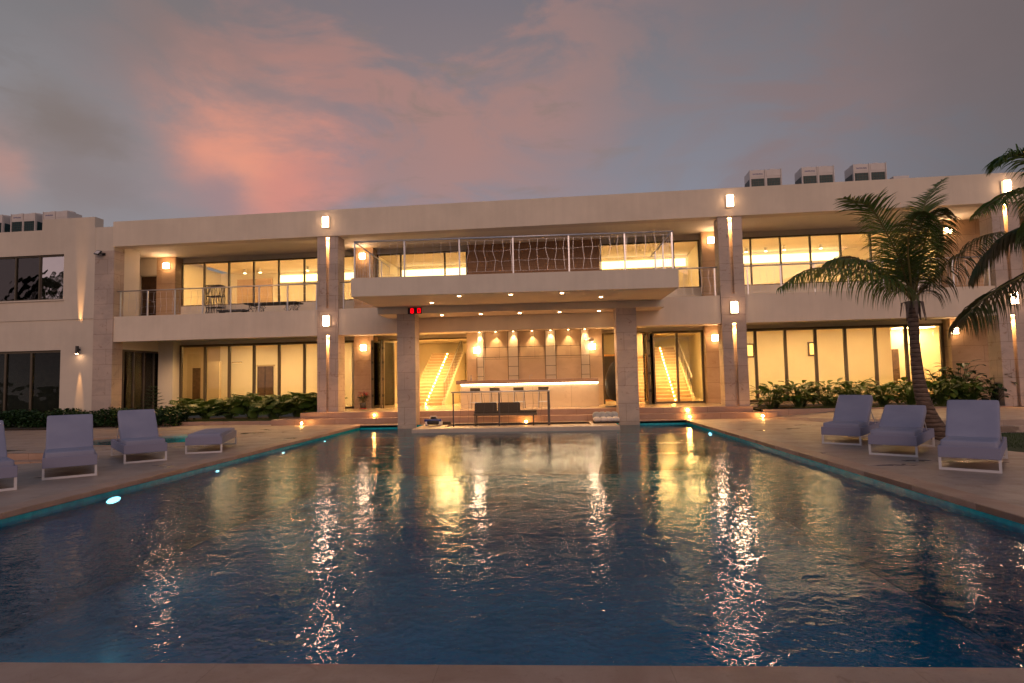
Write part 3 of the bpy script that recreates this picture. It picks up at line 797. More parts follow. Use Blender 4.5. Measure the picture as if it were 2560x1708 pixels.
# floodlight on the left pillar
t = vthing('floodlight', 'small black floodlight on the broad left stone pillar', 'floodlight', -19.42, FY - .02, 7.02)
MB().box(-.06, .06, -.02, .02, -.05, .05).build('bracket', black_plastic, t)
mb = MB(); mb.box(-.17, .17, -.03, .03, -.11, .11); o = mb.build('head', black_plastic, t, bevel=.02, loc=(-.12, -.17, .04)); o.rotation_euler = (R(-35), R(12), R(-20))
mb = MB(); mb.box(-.13, .13, -.034, -.031, -.075, .075); mb.build('glass', pale_plastic, o)
MB().tube([(0, -.02, 0), (-.08, -.13, .02)], .018).build('arm', black_plastic, t)
# ground markers
def marker(x, y, z, label, r=.035):
    t = thing('marker_light', label, 'marker light', (x, y, z), 0, 'small marker lights on deck and steps')
    MB().lathe([(.05, 0), (.05, .02), (.02, .03), (.015, .07)], n=14).build('base', steel, t)
    MB().lathe([(.01, .07), (r, .08), (r, .115), (.012, .13)], n=14).build('bulb', path_e, t, smooth=True)
marker(-8.95, 21.7, .003, 'small glowing marker light at the left corner of the steps')
marker(-6.45, 22.35, .21, 'small glowing marker light on the step left of the canopy column', .022)
marker(5.02, 22.02, .21, 'small glowing marker light on the step right of the canopy column')
marker(4.98, 21.56, .003, 'small glowing marker light on the deck behind the right pool corner')
marker(7.40, 21.35, .003, 'small glowing marker light at the right corner of the steps')
marker(-.76, 21.6, -.068, 'small glowing marker light under the dark terrace bench')
# pool lights
for k, (y, ps) in enumerate(((9.08, 1), (12.03, .38), (15.1, .45), (17.97, .4))):
    t = thing('pool_light', '%s white underwater light from the camera along the left pool wall' % OR[k], 'pool light', (PX0 + .0, y, -.215), 0, 'underwater pool lights')
    mb = MB().lathe([(.07, 0), (.07, .02)], n=20, sy=2.6 * ps, sx=ps); o = mb.build('rim', steel, t); o.rotation_euler = (0, R(90), 0)
    mb = MB().lathe([(.045, .021), (.04, .03)], n=20, sy=3.4 * ps, sx=ps); o = mb.build('lens', pool_e, t); o.rotation_euler = (0, R(90), 0)
t = thing('pool_light', 'white underwater light near the far right pool corner', 'pool light', (PX1, 18.4, -.215), 0, 'underwater pool lights')
o = MB().lathe([(.045, 0), (.04, .02)], n=20, sy=3.0).build('lens', pool_e, t); o.rotation_euler = (0, R(-90), 0)
t = thing('spa_light', 'green white light under the water of the round spa', 'spa light', (spa_c[0] + .5, spa_c[1] + 1.3, -.45))
MB().box(-.5, .5, -.02, .02, -.12, .12).build('lens', spa_e, t)

# the beams of the underwater lamps: aimed down into the basin
def under_beam(parent, loc, rot, e):
    pl = bpy.data.lights.new('underwater_beam', 'SPOT'); pl.energy = e; pl.color = (.12, .85, 1); pl.shadow_soft_size = .1; pl.spot_size = R(84); pl.spot_blend = 1
    o = bpy.data.objects.new('underwater_beam', pl); COL.objects.link(o); o.parent = parent; o.location = loc; o.rotation_euler = rot
for o_ in [x for x in COL.objects if x.type == 'EMPTY' and x.name.startswith('pool_light')]:
    right = o_.location.x > 0
    under_beam(o_, (-.06 if right else .06, 0, -.03), (0, R(48 if right else -48), 0), 11)
def wall_light(x, y, dx, dy, label):
    t = thing('pool_light', label, 'pool light', (x, y, -.30), 0, 'underwater pool lights')
    MB().box(-.05 if dy else 0, .05 if dy else .02, -.05 if dx else -.02, .05 if dx else 0, -.03, .03).build('lens', pool_e, t)
    under_beam(t, (dx * .06, dy * .06, -.03), (0, R(-48) * dx, 0), 12)
wall_light(PX0, 6.0, 1, 0, 'added underwater light out of view on the near left pool wall')  # lamp added beyond the visible row to turn the near water teal

# ------------------------------------------------------------ railings
def wires(mb, p0, p1, z0, z1, seed, step=.27):
    rnd = random.Random(seed); p0 = Vector(p0); p1 = Vector(p1); L = (p1 - p0).length; d = (p1 - p0) / L; n_ = max(2, int(L / step))
    rows = 4; grid = []
    for i in range(n_ + 1):
        s_ = L * i / n_; col_ = []
        for j in range(rows):
            off = rnd.uniform(-.055, .055) if 0 < i < n_ and 0 < j < rows - 1 else 0
            zz_ = z0 + (z1 - z0) * j / (rows - 1) + (rnd.uniform(-.035, .035) if 0 < j < rows - 1 else 0)
            q = p0 + d * min(L, max(0, s_ + off)); col_.append((q.x, q.y, zz_))
        grid.append(col_)
    for i in range(1, n_): mb.tube(grid[i], .0048, 4)
    for j in range(0, rows): mb.tube([grid[i][j] for i in range(n_ + 1)], .0024, 4)
def railing(label, segs, z0, zt, posts, frame='villa', grp=None, cat='railing', pm=None, seed=1, postw=.022, name='balcony_railing', base=None):
    t = thing(name, label, cat, (0, 0, 0), DL if frame == 'villa' else 0, grp)
    mb = MB()
    for a, b_ in segs: mb.tube([(a[0], a[1], zt), (b_[0], b_[1], zt)], .026, 8)
    mb.build('handrail', steel, t, smooth=True)
    for i, (x, y) in enumerate(posts): MB().box(x - postw, x + postw, y - postw, y + postw, z0, zt - .03).build('post', pm or steel, t)
    mb = MB()
    for i, (a, b_) in enumerate(segs): wires(mb, (*a, 0), (*b_, 0), z0 + .10, zt - .09, seed + i)
    mb.build('wire_infill', pm or steel, t)
    return t
yb = FY + .2
lin = lambda a, b_, n_: [a + (b_ - a) * i / n_ for i in range(n_ + 1)]
railing('steel railing with bent wires on the left balcony before the lit window wall', [((-18.95, yb), (-10.26, yb))], 4.43, 5.49, [(x, yb) for x in lin(-18.8, -10.36, 7)], seed=3, grp='balcony railings')
railing('short steel railing between the left column and the canopy', [((-9.38, yb), (-7.35, yb))], 4.43, 5.49, [(-9.25, yb), (-7.45, yb)], seed=5, grp='balcony railings')
railing('short steel railing between the canopy and the middle column', [((2.9, yb), (5.03, yb))], 4.43, 5.49, [(3.0, yb), (4.92, yb)], seed=6, grp='balcony railings')
railing('steel railing with bent wires on the right balcony behind the palm', [((5.95, yb), (14.29, yb))], 4.43, 5.49, [(x, yb) for x in lin(6.08, 14.2, 7)], seed=8, grp='balcony railings')
fy = CY + .07
railing('tall steel railing with bent wires around the canopy roof', [((-5.95, fy), (3.97, fy)), ((-5.95, fy), (-5.95, 22.8)), ((3.97, fy), (3.97, 22.3))], 4.80, 5.97,
        [(x, fy) for x in (-5.95, -4.36, -2.62, -.94, .79, 2.51, 3.95)] + [(-5.95, 20.2), (-5.95, 21.7), (3.97, 20.1), (3.97, 21.5)], frame='w', seed=11)
railing('dark post railing between the bar terrace and the pool', [((-3.22, 20.3), (.08, 20.3)), ((.08, 20.3), (.08, 21.6))], -.06, 1.135,
        [(-3.15, 20.3), (-1.6, 20.3), (.04, 20.3), (.08, 20.75), (.08, 21.2), (.08, 21.55)], frame='w', pm=steel_dark, seed=15, name='terrace_railing')

# ------------------------------------------------------------ staircases
def staircase(label, x0, x1, xl, mirror):
    t = vthing('staircase', label, 'staircase', 0, 0, 0)
    mb = MB(); n_ = 17
    for k in range(n_):
        z = .424 + .155 * (k + 1); y = 27.3 + .29 * k
        mb.box(x0, x1, y, y + .30 if k < n_ - 1 else 33.3, max(.424, z - .6), z - .035)
    mb.build('risers', trav_wall, t)
    mb = MB()
    for k in range(n_):
        z = .424 + .155 * (k + 1); y = 27.3 + .29 * k
        mb.box(x0 - .01, x1 + .01, y - .03, y + .29 if k < n_ - 1 else 33.3, z - .034, z)
    mb.build('treads', trav_pale, t)
    mb = MB()
    xs = x1 if not mirror else x0
    mb.v += [(xs, 27.2, .424), (xs, 32.3, .424), (xs, 32.3, 3.05), (xs, 27.2, .424)]
    for k in range(n_):
        z = .424 + .155 * (k + 1); y = 27.3 + .29 * k
        mb.box(*((xs + .012, xs + .14) if not mirror else (xs - .14, xs - .012)), y, y + .29, .424, z + .04)
    mb.build('stringer', inner_wall_m, t)
    for k in range(n_):
        z = .424 + .155 * k + .085; y = 27.3 + .29 * k
        MB().box(xl - .016, xl + .016, y - .012, y - .001, z - .014, z + .014).build('step_light', stair_e, t)
    # railing of the flight
    mb = MB(); rx = xs + (.07 if not mirror else -.07)
    mb.tube([(rx, 27.5, .424 + .155 + .9), (rx, 32.0, .424 + .155 * 16.5 + .9)], .03, 8)
    mb.build('handrail', steel, t)
    mb = MB(); rnd = random.Random(4)
    for k in range(34):
        y = 27.5 + 4.5 * k / 33; z = .5 + .155 * (y - 27.3) / .29
        mb.tube([(rx, y, z), (rx, y + rnd.uniform(-.05, .05), z + .3), (rx, y + rnd.uniform(-.05, .05), z + .6), (rx, y, z + .95)], .009, 4)
    mb.build('wire_infill', steel_dark, t)
    return t
staircase('left travertine staircase with a line of small step lights', -8.05, -6.45, -7.2, False)
staircase('right travertine staircase with a line of small step lights seen through glass', 2.5, 4.75, 4.03, False)

# ------------------------------------------------------------ bar
t = vthing('bar_counter', 'long travertine bar counter with a glowing strip under its top', 'bar counter', 0, 0, .424)
MB().box(-4.83, .62, 23.7, 24.3, 0, .90).build('counter_front', trav_pale, t)
MB().box(-4.98, .60, 23.55, 24.35, .955, 1.10).build('countertop', step_m, t, bevel=.01)
MB().box(-4.80, .59, 23.72, 23.76, .902, .953).build('led_strip', led_e, t)
MB().box(-4.81, .60, 23.64, 23.70, .945, .953).build('led_profile', led_e, t)
t = vthing('bar_shelving', 'slim metal and glass shelving on the travertine bar wall', 'shelving', 0, 25.02, 0)
mb = MB()
for x in (-4.10, -3.06, -2.63, -1.50, -1.07, -.03): mb.box(x - .008, x + .008, -.012, .012, 1.3, 3.55)
for x in (-4.385, .315): mb.box(x - .01, x + .01, -.01, .01, 1.3, 2.48)
mb.build('upright', frame_m, t)
for x0, x1, z in ((-4.10, -.03, 2.89), (-4.385, .315, 2.48), (-4.385, -4.10, 2.08), (-3.06, -2.63, 2.08), (-1.50, -1.07, 2.08), (-.03, .315, 2.08), (-4.385, -4.10, 1.69), (-3.06, -2.63, 1.69), (-1.50, -1.07, 1.69), (-.03, .315, 1.69)):
    MB().box(x0, x1, -.02, .02, z - .008, z + .008).build('shelf', frame_m, t)
for x0, x1 in ((-3.05, -2.64), (-1.49, -1.08), (-4.09, -4.38), (-.02, .305)):
    MB().box(min(x0, x1), max(x0, x1), .13, .17, 1.3, 3.54 if x1 > -3 and x0 > -4 and x0 < -.5 else 3.54).build('backing_panel', plaster_white, t)
t = vthing('globe', 'white globe above the right bar wall lamp', 'globe', .40, 25.02, 3.10)
MB().lathe([(.001, -.115), (.06, -.10), (.1, -.06), (.118, 0), (.1, .06), (.06, .10), (.001, .115)], n=20).build('sphere', pale_plastic, t, smooth=True)
MB().box(-.02, .02, .1, .18, -.02, .02).build('bracket', white_metal, t)
for x, w_ in ((.19, 'right'), (-4.35, 'left')):
    o = MB().box(-.055, .055, -.03, .03, -.03, .03).build('sensor_box', white_metal, bevel=.008, loc=W(x, 25.165, 3.09), rz=DL)
    tag(o, 'small white sensor box above the %s bar wall lamp' % w_, 'sensor', 'sensor boxes on the bar wall')
def bar_stool(x, label, first=[None]):
    if first[0] is None:
        t = thing('bar_stool', label, 'bar stool', W(x, 23.1, .424), DL, 'bar stools at the counter'); first[0] = t
        MB().box(-.2, .2, -.19, .19, .66, .69).build('seat', dark_fabric, t, bevel=.01)
        MB().box(-.195, .195, -.2, -.17, .66, .81).build('backrest', frame_m, t, bevel=.01)
        for sx in (-1, 1):
            for sy in (-1, 1): MB().tube([(sx * .18, sy * .17, .67), (sx * .215, sy * .2, 0)], .011, 6).build('leg', steel if sy < 0 else steel_dark, t)
        mb = MB(); mb.tube([(-.2, -.185, .25), (.2, -.185, .25)], .009); mb.tube([(-.2, .185, .25), (.2, .185, .25)], .009); mb.build('footrest', steel, t)
    else:
        t = copy_tree(first[0]); t.location = W(x, 23.1, .424); t['label'] = label
for x, l in ((-4.10, 'dark low backed bar stool at the left end of the counter'), (-3.345, 'dark low backed bar stool second from the left at the counter'), (-2.43, 'dark low backed bar stool third from the left at the counter'), (-1.48, 'dark low backed bar stool right of the other three')): bar_stool(x, l)
t = vthing('tap', 'small chrome tap behind the bar counter', 'tap', -2.1, 24.2, 1.524)
MB().tube([(0, 0, 0), (0, 0, .16), (.1, 0, .18), (.1, 0, .13)], .009).build('spout', steel, t)
t = vthing('bottle', 'small blue and white bottle standing on the left of the bar counter', 'bottle', -4.45, 24.0, 1.524)
MB().lathe([(.04, 0), (.04, .10), (.015, .14), (.015, .17)], n=14).build('body', pale_plastic, t, smooth=True)
MB().lathe([(.02, .17), (.02, .2)], n=12).build('cap', blue_plastic, t)
t = vthing('tray', 'small black tray on the left end of the bar counter', 'tray', -4.72, 23.9, 1.524)
MB().box(-.12, .12, -.08, .08, 0, .02).build('tray_plate', black_plastic, t)

# egg chair and framed mirror right of the bar
t = vthing('hanging_chair', 'dark hanging pod chair half hidden behind the right canopy column', 'hanging chair', 1.30, 23.1, .424)
MB().lathe([(.48, 0), (.48, .03), (.44, .035)], n=24, sy=.7).build('base', steel_dark, t)
MB().tube([(.05, .3, .03), (.1, .34, 1.0), (.08, .25, 1.75), (-.02, .05, 1.92), (-.05, -.02, 1.80)], .028, 8).build('stand', steel_dark, t)
MB().lathe([(.02, .22), (.2, .28), (.34, .5), (.38, .85), (.34, 1.2), (.22, 1.5), (.05, 1.7)], (-.08, -.03, 0), 20).build('pod', wicker_black, t, smooth=True)
t = vthing('framed_mirror', 'tall wood framed dark panel inside the opening right of the bar', 'framed panel', 1.5, 27.0, .424)
mb = MB(); mb.box(-.62, -.54, -.04, .04, .15, 2.05); mb.box(.54, .62, -.04, .04, .15, 2.05); mb.box(-.62, .62, -.04, .04, 2.05, 2.13); mb.box(-.62, .62, -.04, .04, .07, .15)
mb.build('frame', wood_m, t)
MB().box(-.54, .54, -.01, .01, .15, 2.05).build('panel', simple('dark_panel', (.05, .04, .02), .3), t)
vp('partition', MB().box(.76, 2.9, 28.2, 28.4, 2.5, 3.65), simple('bulkhead_paint', (.16, .13, .095), .8), label='tan bulkhead inside the opening right of the bar')

# clock / counter
t = thing('led_counter', 'black display with the red digits 8 and 0 on the canopy beam', 'led display', (-4.64, 21.29, 4.055))
def seven(mb, cx, segs, w=.085, h=.15, th=.024):
    L = {'a': (-w / 2, w / 2, h / 2 - th / 2, h / 2 + th / 2), 'd': (-w / 2, w / 2, -h / 2 - th / 2, -h / 2 + th / 2), 'g': (-w / 2, w / 2, -th / 2, th / 2),
         'f': (-w / 2 - th / 2, -w / 2 + th / 2, 0, h / 2), 'b': (w / 2 - th / 2, w / 2 + th / 2, 0, h / 2), 'e': (-w / 2 - th / 2, -w / 2 + th / 2, -h / 2, 0), 'c': (w / 2 - th / 2, w / 2 + th / 2, -h / 2, 0)}
    for s_ in segs:
        x0, x1, z0, z1 = L[s_]; mb.box(cx + x0, cx + x1, -.036, -.032, z0, z1)
MB().box(-.25, -.005, -.03, 0, -.115, .115).build('case', black_plastic, t); MB().box(.005, .25, -.03, 0, -.108, .115).build('case', black_plastic, t)
mb = MB(); seven(mb, -.095, 'abcdefg'); mb.build('digit', red_e, t); mb = MB(); seven(mb, .155, 'abcdef'); mb.build('digit', red_e, t)

# poinsettia
t = vthing('potted_poinsettia', 'potted poinsettia with red leaves standing against the left porch wall', 'potted plant', -9.30, 24.9, .424)
MB().lathe([(.15, 0), (.15, .03), (.13, .035)], n=20).build('saucer', red_m, t)
MB().lathe([(.11, .03), (.14, .25), (.12, .25)], n=20).build('pot', pot_m, t, smooth=True)
def leaf(mb, p, d, L, w, droop=.3, up=Vector((0, 0, 1))):
    d = Vector(d).normalized(); s_ = d.cross(up).normalized(); q = []
    p = Vector(p); N = 4
    ctr = [p + d * L * k / N - up * droop * L * (k / N) ** 2 for k in range(N + 1)]; wd = [0.05, .8, 1, .7, 0]
    i = len(mb.v)
    for c_, w_ in zip(ctr, wd): mb.v += [tuple(c_ - s_ * w * w_ / 2 + up * w * .12 * w_), tuple(c_), tuple(c_ + s_ * w * w_ / 2 + up * w * .12 * w_)]
    for k in range(N): a = i + 3 * k; mb.f += [(a, a + 1, a + 4, a + 3), (a + 1, a + 2, a + 5, a + 4)]
mbg, mbr = MB(), MB(); rnd = random.Random(3)
for k in range(90):
    a = rnd.uniform(0, 6.28); h = rnd.uniform(.32, .72); r = rnd.uniform(.02, .17)
    leaf(mbr if h > .54 else mbg, (r * math.cos(a), r * math.sin(a), h), (math.cos(a), math.sin(a), rnd.uniform(-.3, .5)), rnd.uniform(.10, .16), .07)
mbg.build('foliage', hedge_m, t); mbr.build('bracts', bract_m, t)
mb = MB()
for k in range(7): a = k * .9; mb.tube([(0, 0, .24), (.1 * math.cos(a), .1 * math.sin(a), .6)], .008, 5)
mb.build('stem', rachis_m, t)

# upper balcony furniture
t = vthing('shelf_tower', 'black wire shelf tower on the left balcony', 'shelf tower', -15.6, 24.2, 4.43)
rnd = random.Random(9); mb = MB()
for k in range(22):
    a = 2 * math.pi * k / 22; x, y = max(-.33, min(.33, .42 * math.cos(a))), max(-.2, min(.2, .3 * math.sin(a)))
    mb.tube([(x + rnd.uniform(-.03, .03), y, 1.42 * j / 8) for j in range(9)], .011, 4)
mb.build('wire_frame', wicker_black, t)
for z in (.45, .93, 1.40): MB().box(-.32, .32, -.18, .18, z - .012, z + .012).build('shelf', wicker_black, t)
t = vthing('balcony_table', 'long black table with wire legs on the left balcony', 'table', -12.95, 24.2, 4.43)
MB().box(-1.15, 1.15, -.35, .35, .50, .56).build('tabletop', wicker_black, t)
for cx in (-1.0, -.55, .6, 1.0):
    mb = MB()
    for k in range(7): mb.tube([(cx + rnd.uniform(-.12, .12), rnd.uniform(-.3, .3), .55 * j / 4) for j in range(5)], .010, 4)
    mb.build('wire_leg', wicker_black, t)
t = vthing('balcony_bench', 'low black bench beside the wire table on the left balcony', 'bench', -14.6, 23.9, 4.43)
MB().box(-.6, .6, -.2, .2, .22, .28).build('seat', wicker_black, t)
for sx in (-.5, .5): MB().box(sx - .03, sx + .03, -.18, .18, 0, .22).build('leg', wicker_black, t)

# lanterns inside
for x, y, z, w_ in ((7.99, 30.02, 2.69, 'behind the first glass panel of the right room'), (10.85, 30.02, 2.69, 'behind the third mullion of the right room')):
    t = vthing('wall_lantern', 'bronze wall lantern with amber glass ' + w_, 'wall lantern', x, y, z, 'wall lanterns of the lower right room')
    MB().box(-.19, .19, .0, .06, -.33, .33).build('back_plate', dark_wood, t)
    MB().box(-.12, .12, -.08, -.001, -.26, .26).build('glass', amber_e, t)
t = vthing('wall_lantern', 'orange glowing wall panel lamp seen through the left side doors', 'wall lantern', -21.6, 27.1, 2.17)
MB().box(-.16, .16, 0, .05, -.3, .3).build('frame', dark_wood, t); MB().box(-.10, .10, -.03, -.001, -.2, .2).build('glass', orange_e, t)
for x, y, z, w_ in ((-18.0, 30.0, 2.74, 'in the lower left room'), (15.9, 31.5, 2.84, 'in the alcove right of the palm trunk')):
    t = vthing('picture_light', 'slim dark picture light on the wall ' + w_, 'picture light', x, y, z, 'picture lights')
    MB().box(-.28, .28, -.16, -.12, -.02, .02).build('bar', steel_dark, t); MB().box(-.26, -.22, -.12, .09, -.012, .012).build('arm', steel_dark, t)
    MB().box(-.25, .25, -.155, -.125, -.026, -.0205).build('lens', cove_e, t)
for k, (x, z) in enumerate(((-17.45, 7.4), (-16.6, 7.4), (-14.0, 7.4), (7.92, 7.38), (8.82, 7.38), (9.66, 7.40), (11.31, 7.40))):
    t = vthing('spot_lamp', 'small white hanging spot %s' % ('first from the left in the upper left room', 'second in the upper left room', 'third in the upper left room', 'first from the left in the upper right room', 'second in the upper right room', 'third in the upper right room', 'fourth in the upper right room')[k], 'spot lamp', x, 29.6, z, 'spots of the upper rooms')
    MB().lathe([(.07, 0), (.07, .2)], n=14).build('housing', white_metal, t); MB().lathe([(.06, -.012), (.06, -.001)], n=14).build('bulb', pend_e, t)

# rooftop air conditioners
def ac_unit(x, y, z, label, sx=1.0, first=[None]):
    if first[0] is None:
        t = vthing('air_conditioner', label, 'air conditioner', x, y, z, 'rooftop air conditioners'); first[0] = t
        W_, D_, H_ = 1.22, .78, 1.62
        MB().box(-W_ / 2, W_ / 2, 0, D_, 0, H_).build('cabinet', ac_white, t, bevel=.02)
        mb = MB()
        for x0 in (-.57, .04): mb.box(x0, x0 + .53, -.012, -.001, 1.34, 1.58)
        for xx in (-.60, -.02, .585): mb.box(xx - .008, xx + .022, -.03, -.0125, .0, H_ + .01)
        mb.build('front_panel', ac_white, t)
        mb = MB()
        for x0 in (-.55, .055): mb.box(x0, x0 + .49, -.016, -.001, .1, 1.26)
        o = mb.build('coil_grille', grate_m, t)
        mb = MB()
        for x0 in (-.55, .055):
            for k in range(12): mb.box(x0, x0 + .49, -.028, -.018, .14 + k * .1, .146 + k * .1)
            for k in range(5): mb.box(x0 + .05 + k * .1, x0 + .055 + k * .1, -.030, -.018, .1, 1.26)
        mb.build('grille_wires', steel_dark, t)
        mb = MB()
        for s_ in (-1, 1): mb.box(s_ * W_ / 2 + (.0 if s_ > 0 else -.012), s_ * W_ / 2 + (.012 if s_ > 0 else 0), .08, D_ - .08, .1, 1.26)
        mb.build('side_grille', grate_m, t)
        mb = MB()
        for cx in (-.3, .3): mb.lathe([(.25, H_), (.25, H_ + .06)], (cx, .39, 0), 24)
        mb.build('fan_ring', ac_white, t)
        fc = bpy.data.curves.new('logo', 'FONT'); fc.body = 'SAMSUNG'; fc.size = .085; fc.extrude = .002; fc.align_x = 'CENTER'
        fo = bpy.data.objects.new('tmp', fc); COL.objects.link(fo)
        bpy.context.view_layer.update()
        me = bpy.data.meshes.new_from_object(fo); bpy.data.objects.remove(fo)
        lo = bpy.data.objects.new('logo', me); COL.objects.link(lo); lo.parent = t; lo.location = (-.3, -.016, 1.42); lo.rotation_euler = (R(90), 0, 0)
        me.materials.clear(); me.materials.append(text_m)
    else:
        t = copy_tree(first[0]); t.location = W(x, y, z); t['label'] = label
    return t
zr = 8.02
ac_unit(7.43, 24.5, zr, 'white rooftop air conditioner leftmost of the three on the right roof')
ac_unit(9.40, 24.5, zr, 'white rooftop air conditioner in the middle of the three on the right roof')
ac_unit(11.32, 24.5, zr, 'white rooftop air conditioner rightmost of the three on the right roof')
zl = 7.80
ac_unit(-26.35, 24.0, zl, 'rooftop air conditioner cut by the left edge of the photo')
ac_unit(-24.72, 24.0, zl, 'rooftop air conditioner with dark grilles second from the left edge')
ac_unit(-23.13, 24.0, zl + .02, 'rooftop air conditioner rising behind the roof upstand of the wing')
o = MB().box(-.28, .28, -.2, .2, 0, .98).build('roof_hatch', ac_white, loc=W(12.35, 24.5, 8.06), rz=DL); o.scale = (1, 1, .98)
tag(o, 'small low box on the roof right of the air conditioners', 'roof hatch')

# ------------------------------------------------------------ loungers
def lounger(x, y, ang, label, back_h=.52, flat=False):
    """origin at front-left foot; local x across (width), local y to the head end"""
    t = thing('sun_lounger', label, 'sun lounger', (x, y, .0), ang, 'white sun loungers beside the pool')
    Wd, L = .76, 2.0
    mb = MB()
    for a, b_, c_, d in ((0, Wd, 0, .04), (0, Wd, L - .04, L), (0, .04, .04, L - .04), (Wd - .04, Wd, .04, L - .04)): mb.box(a, b_, c_, d, .19, .365)
    mb.box(.04, Wd - .04, .04, L - .04, .26, .285)
    mb.build('frame', sling_m, t, bevel=.008)
    for y0 in (.02, L - .06):
        mb = MB(); mb.box(.0, .035, y0, y0 + .035, .035, .19); mb.box(Wd - .035, Wd, y0, y0 + .035, .035, .19); mb.box(.0, Wd, y0, y0 + .035, .0, .035)
        mb.build('leg', white_metal, t)
    if flat:
        MB().pillow(.03, Wd - .03, .03, L - .03, .30, .44).build('cushion', fabric_m, t, smooth=True)
    else:
        hinge = .82
        MB().pillow(.03, Wd - .03, .02, hinge + .06, .30, .455).build('seat_cushion', fabric_m, t, smooth=True)
        Lb = .80; an = math.asin(min(.95, back_h / Lb))
        Mx = Matrix.Translation((0, hinge, .37)) @ Matrix.Rotation(an, 4, 'X')
        bc = MB().pillow(.03, Wd - .03, -.02, Lb, -.01, .13, Mx).build('back_cushion', fabric_m, t, smooth=True)
        e = .045; loop = [Mx @ Vector(q) for q in ((e, e - .03, .118), (Wd - e, e - .03, .118), (Wd - e, Lb - .025, .118), (e, Lb - .025, .118), (e, e - .03, .118))]
        MB().tube(loop, .0055, 5).build('piping', sling_m, bc)
        mb = MB(); p = [Mx @ Vector(q) for q in ((.05, 0, -.02), (Wd - .05, 0, -.02), (Wd - .05, Lb - .04, -.02), (.05, Lb - .04, -.02))]
        mb.tube([p[0], p[3], p[2], p[1]], .014, 6); mb.tube([p[3].lerp(p[0], .4), (.05, hinge + .75, .3)], .01, 5); mb.tube([p[2].lerp(p[1], .4), (Wd - .05, hinge + .75, .3)], .01, 5)
        mb.build('back_frame', white_metal, t)
    return t
lounger(-8.53, 8.25, R(50), 'leftmost sun lounger, cut by the left edge of the photo', .57)
lounger(-8.41, 9.70, R(40), 'sun lounger with raised back, second from the left edge', .58)
lounger(-8.41, 11.66, R(43), 'sun lounger with raised back in front of the round spa', .58)
lounger(-8.12, 13.22, R(19), 'sun lounger lying flat beside the left pool edge', flat=True)
lounger(5.905, 13.52, R(-40), 'sun lounger with raised back nearest the steps on the right deck', .56)
lounger(5.90, 11.60, R(-39), 'sun lounger with lower back in the middle of the right three', .38)
lounger(5.985, 9.74, R(-38), 'large near sun lounger at the right, in front of the lawn', .57)

# dark terrace bench (two raised backs, one low end)
t = thing('terrace_bench', 'dark cushioned bench with two raised backs on the bar terrace', 'bench', (-2.55, 21.0, -.068))
MB().box(0, 2.2, 0, .62, .36, .44).build('frame', frame_m, t, bevel=.01)
for x0 in (.02, .98, 1.78 if False else 2.05):
    mb = MB(); mb.box(x0, x0 + .04, .02, .06, 0, .36); mb.box(x0, x0 + .04, .56, .60, 0, .36); mb.box(x0, x0 + .04, .06, .56, 0, .04)
    if x0 != .98: mb.build('leg', frame_m, t)
MB().pillow(.01, 2.19, .02, .6, .43, .52).build('seat_cushion', dark_fabric, t, smooth=True)
for x0 in (.03, .84):
    Mx = Matrix.Translation((x0, .02, .46)) @ Matrix.Rotation(R(-10), 4, 'X')
    MB().pillow(0, .78, 0, .13, 0, .36, Mx).build('back_cushion', dark_fabric, t, smooth=True)
# pool robot
t = thing('pool_robot', 'black and blue pool cleaning robot on the platform corner', 'pool robot', (-3.90, 20.75, .0))
MB().pillow(-.22, .22, -.18, .18, .03, .24, e=.45).build('body', black_plastic, t, smooth=True)
MB().lathe([(.13, .2), (.13, .26), (.08, .32), (.01, .33)], n=18).build('dome', black_plastic, t, smooth=True)
mb = MB(); mb.tube([(-.30, -.13, .19), (.28, -.13, .19)], .045, 12); mb.build('roller', blue_plastic, t, smooth=True)
for sx in (-.24, .24):
    for sy in (-.12, .12):
        o = MB().lathe([(.075, -.03), (.08, 0), (.075, .03)], n=16).build('wheel', pale_plastic, t, loc=(sx, sy, .08)); o.rotation_euler = (0, R(90), 0)
mb = MB(); mb.tube([(-.12, -.1, .26), (-.1, -.12, .33), (.1, -.12, .33), (.12, -.1, .26)], .016, 8); mb.build('handle', pale_plastic, t)
o = MB().pillow(-.16, .16, -.12, .12, 0, .10).build('folded_net', dark_fabric, loc=(-3.55, 21.2, .0), smooth=True)
tag(o, 'small dark bundle lying behind the pool robot', 'bundle')
# puffy float
t = thing('tufted_cushion', 'puffy pale tufted cushion with a dark base on the right of the platform', 'cushion', (1.55, 20.45, .0))
MB().pillow(0, .86, 0, .6, .0, .07).build('base', dark_fabric, t, smooth=True)
mb = MB()
for i in range(4):
    for j in range(3): mb.pillow(.01 + i * .21, .24 + i * .21, j * .19, .24 + j * .19, .05, .21, e=.7)
mb.build('seat_tuft', pale_plastic, t, smooth=True)
mb = MB()
for i in range(4): mb.pillow(.0 + i * .2, .27 + i * .2, .38, .6, .10, .37, e=.7)
o = mb.build('back_tuft', simple('blue_grey_fabric', (.36, .38, .40), .9, 0, .2, 9), t, smooth=True)

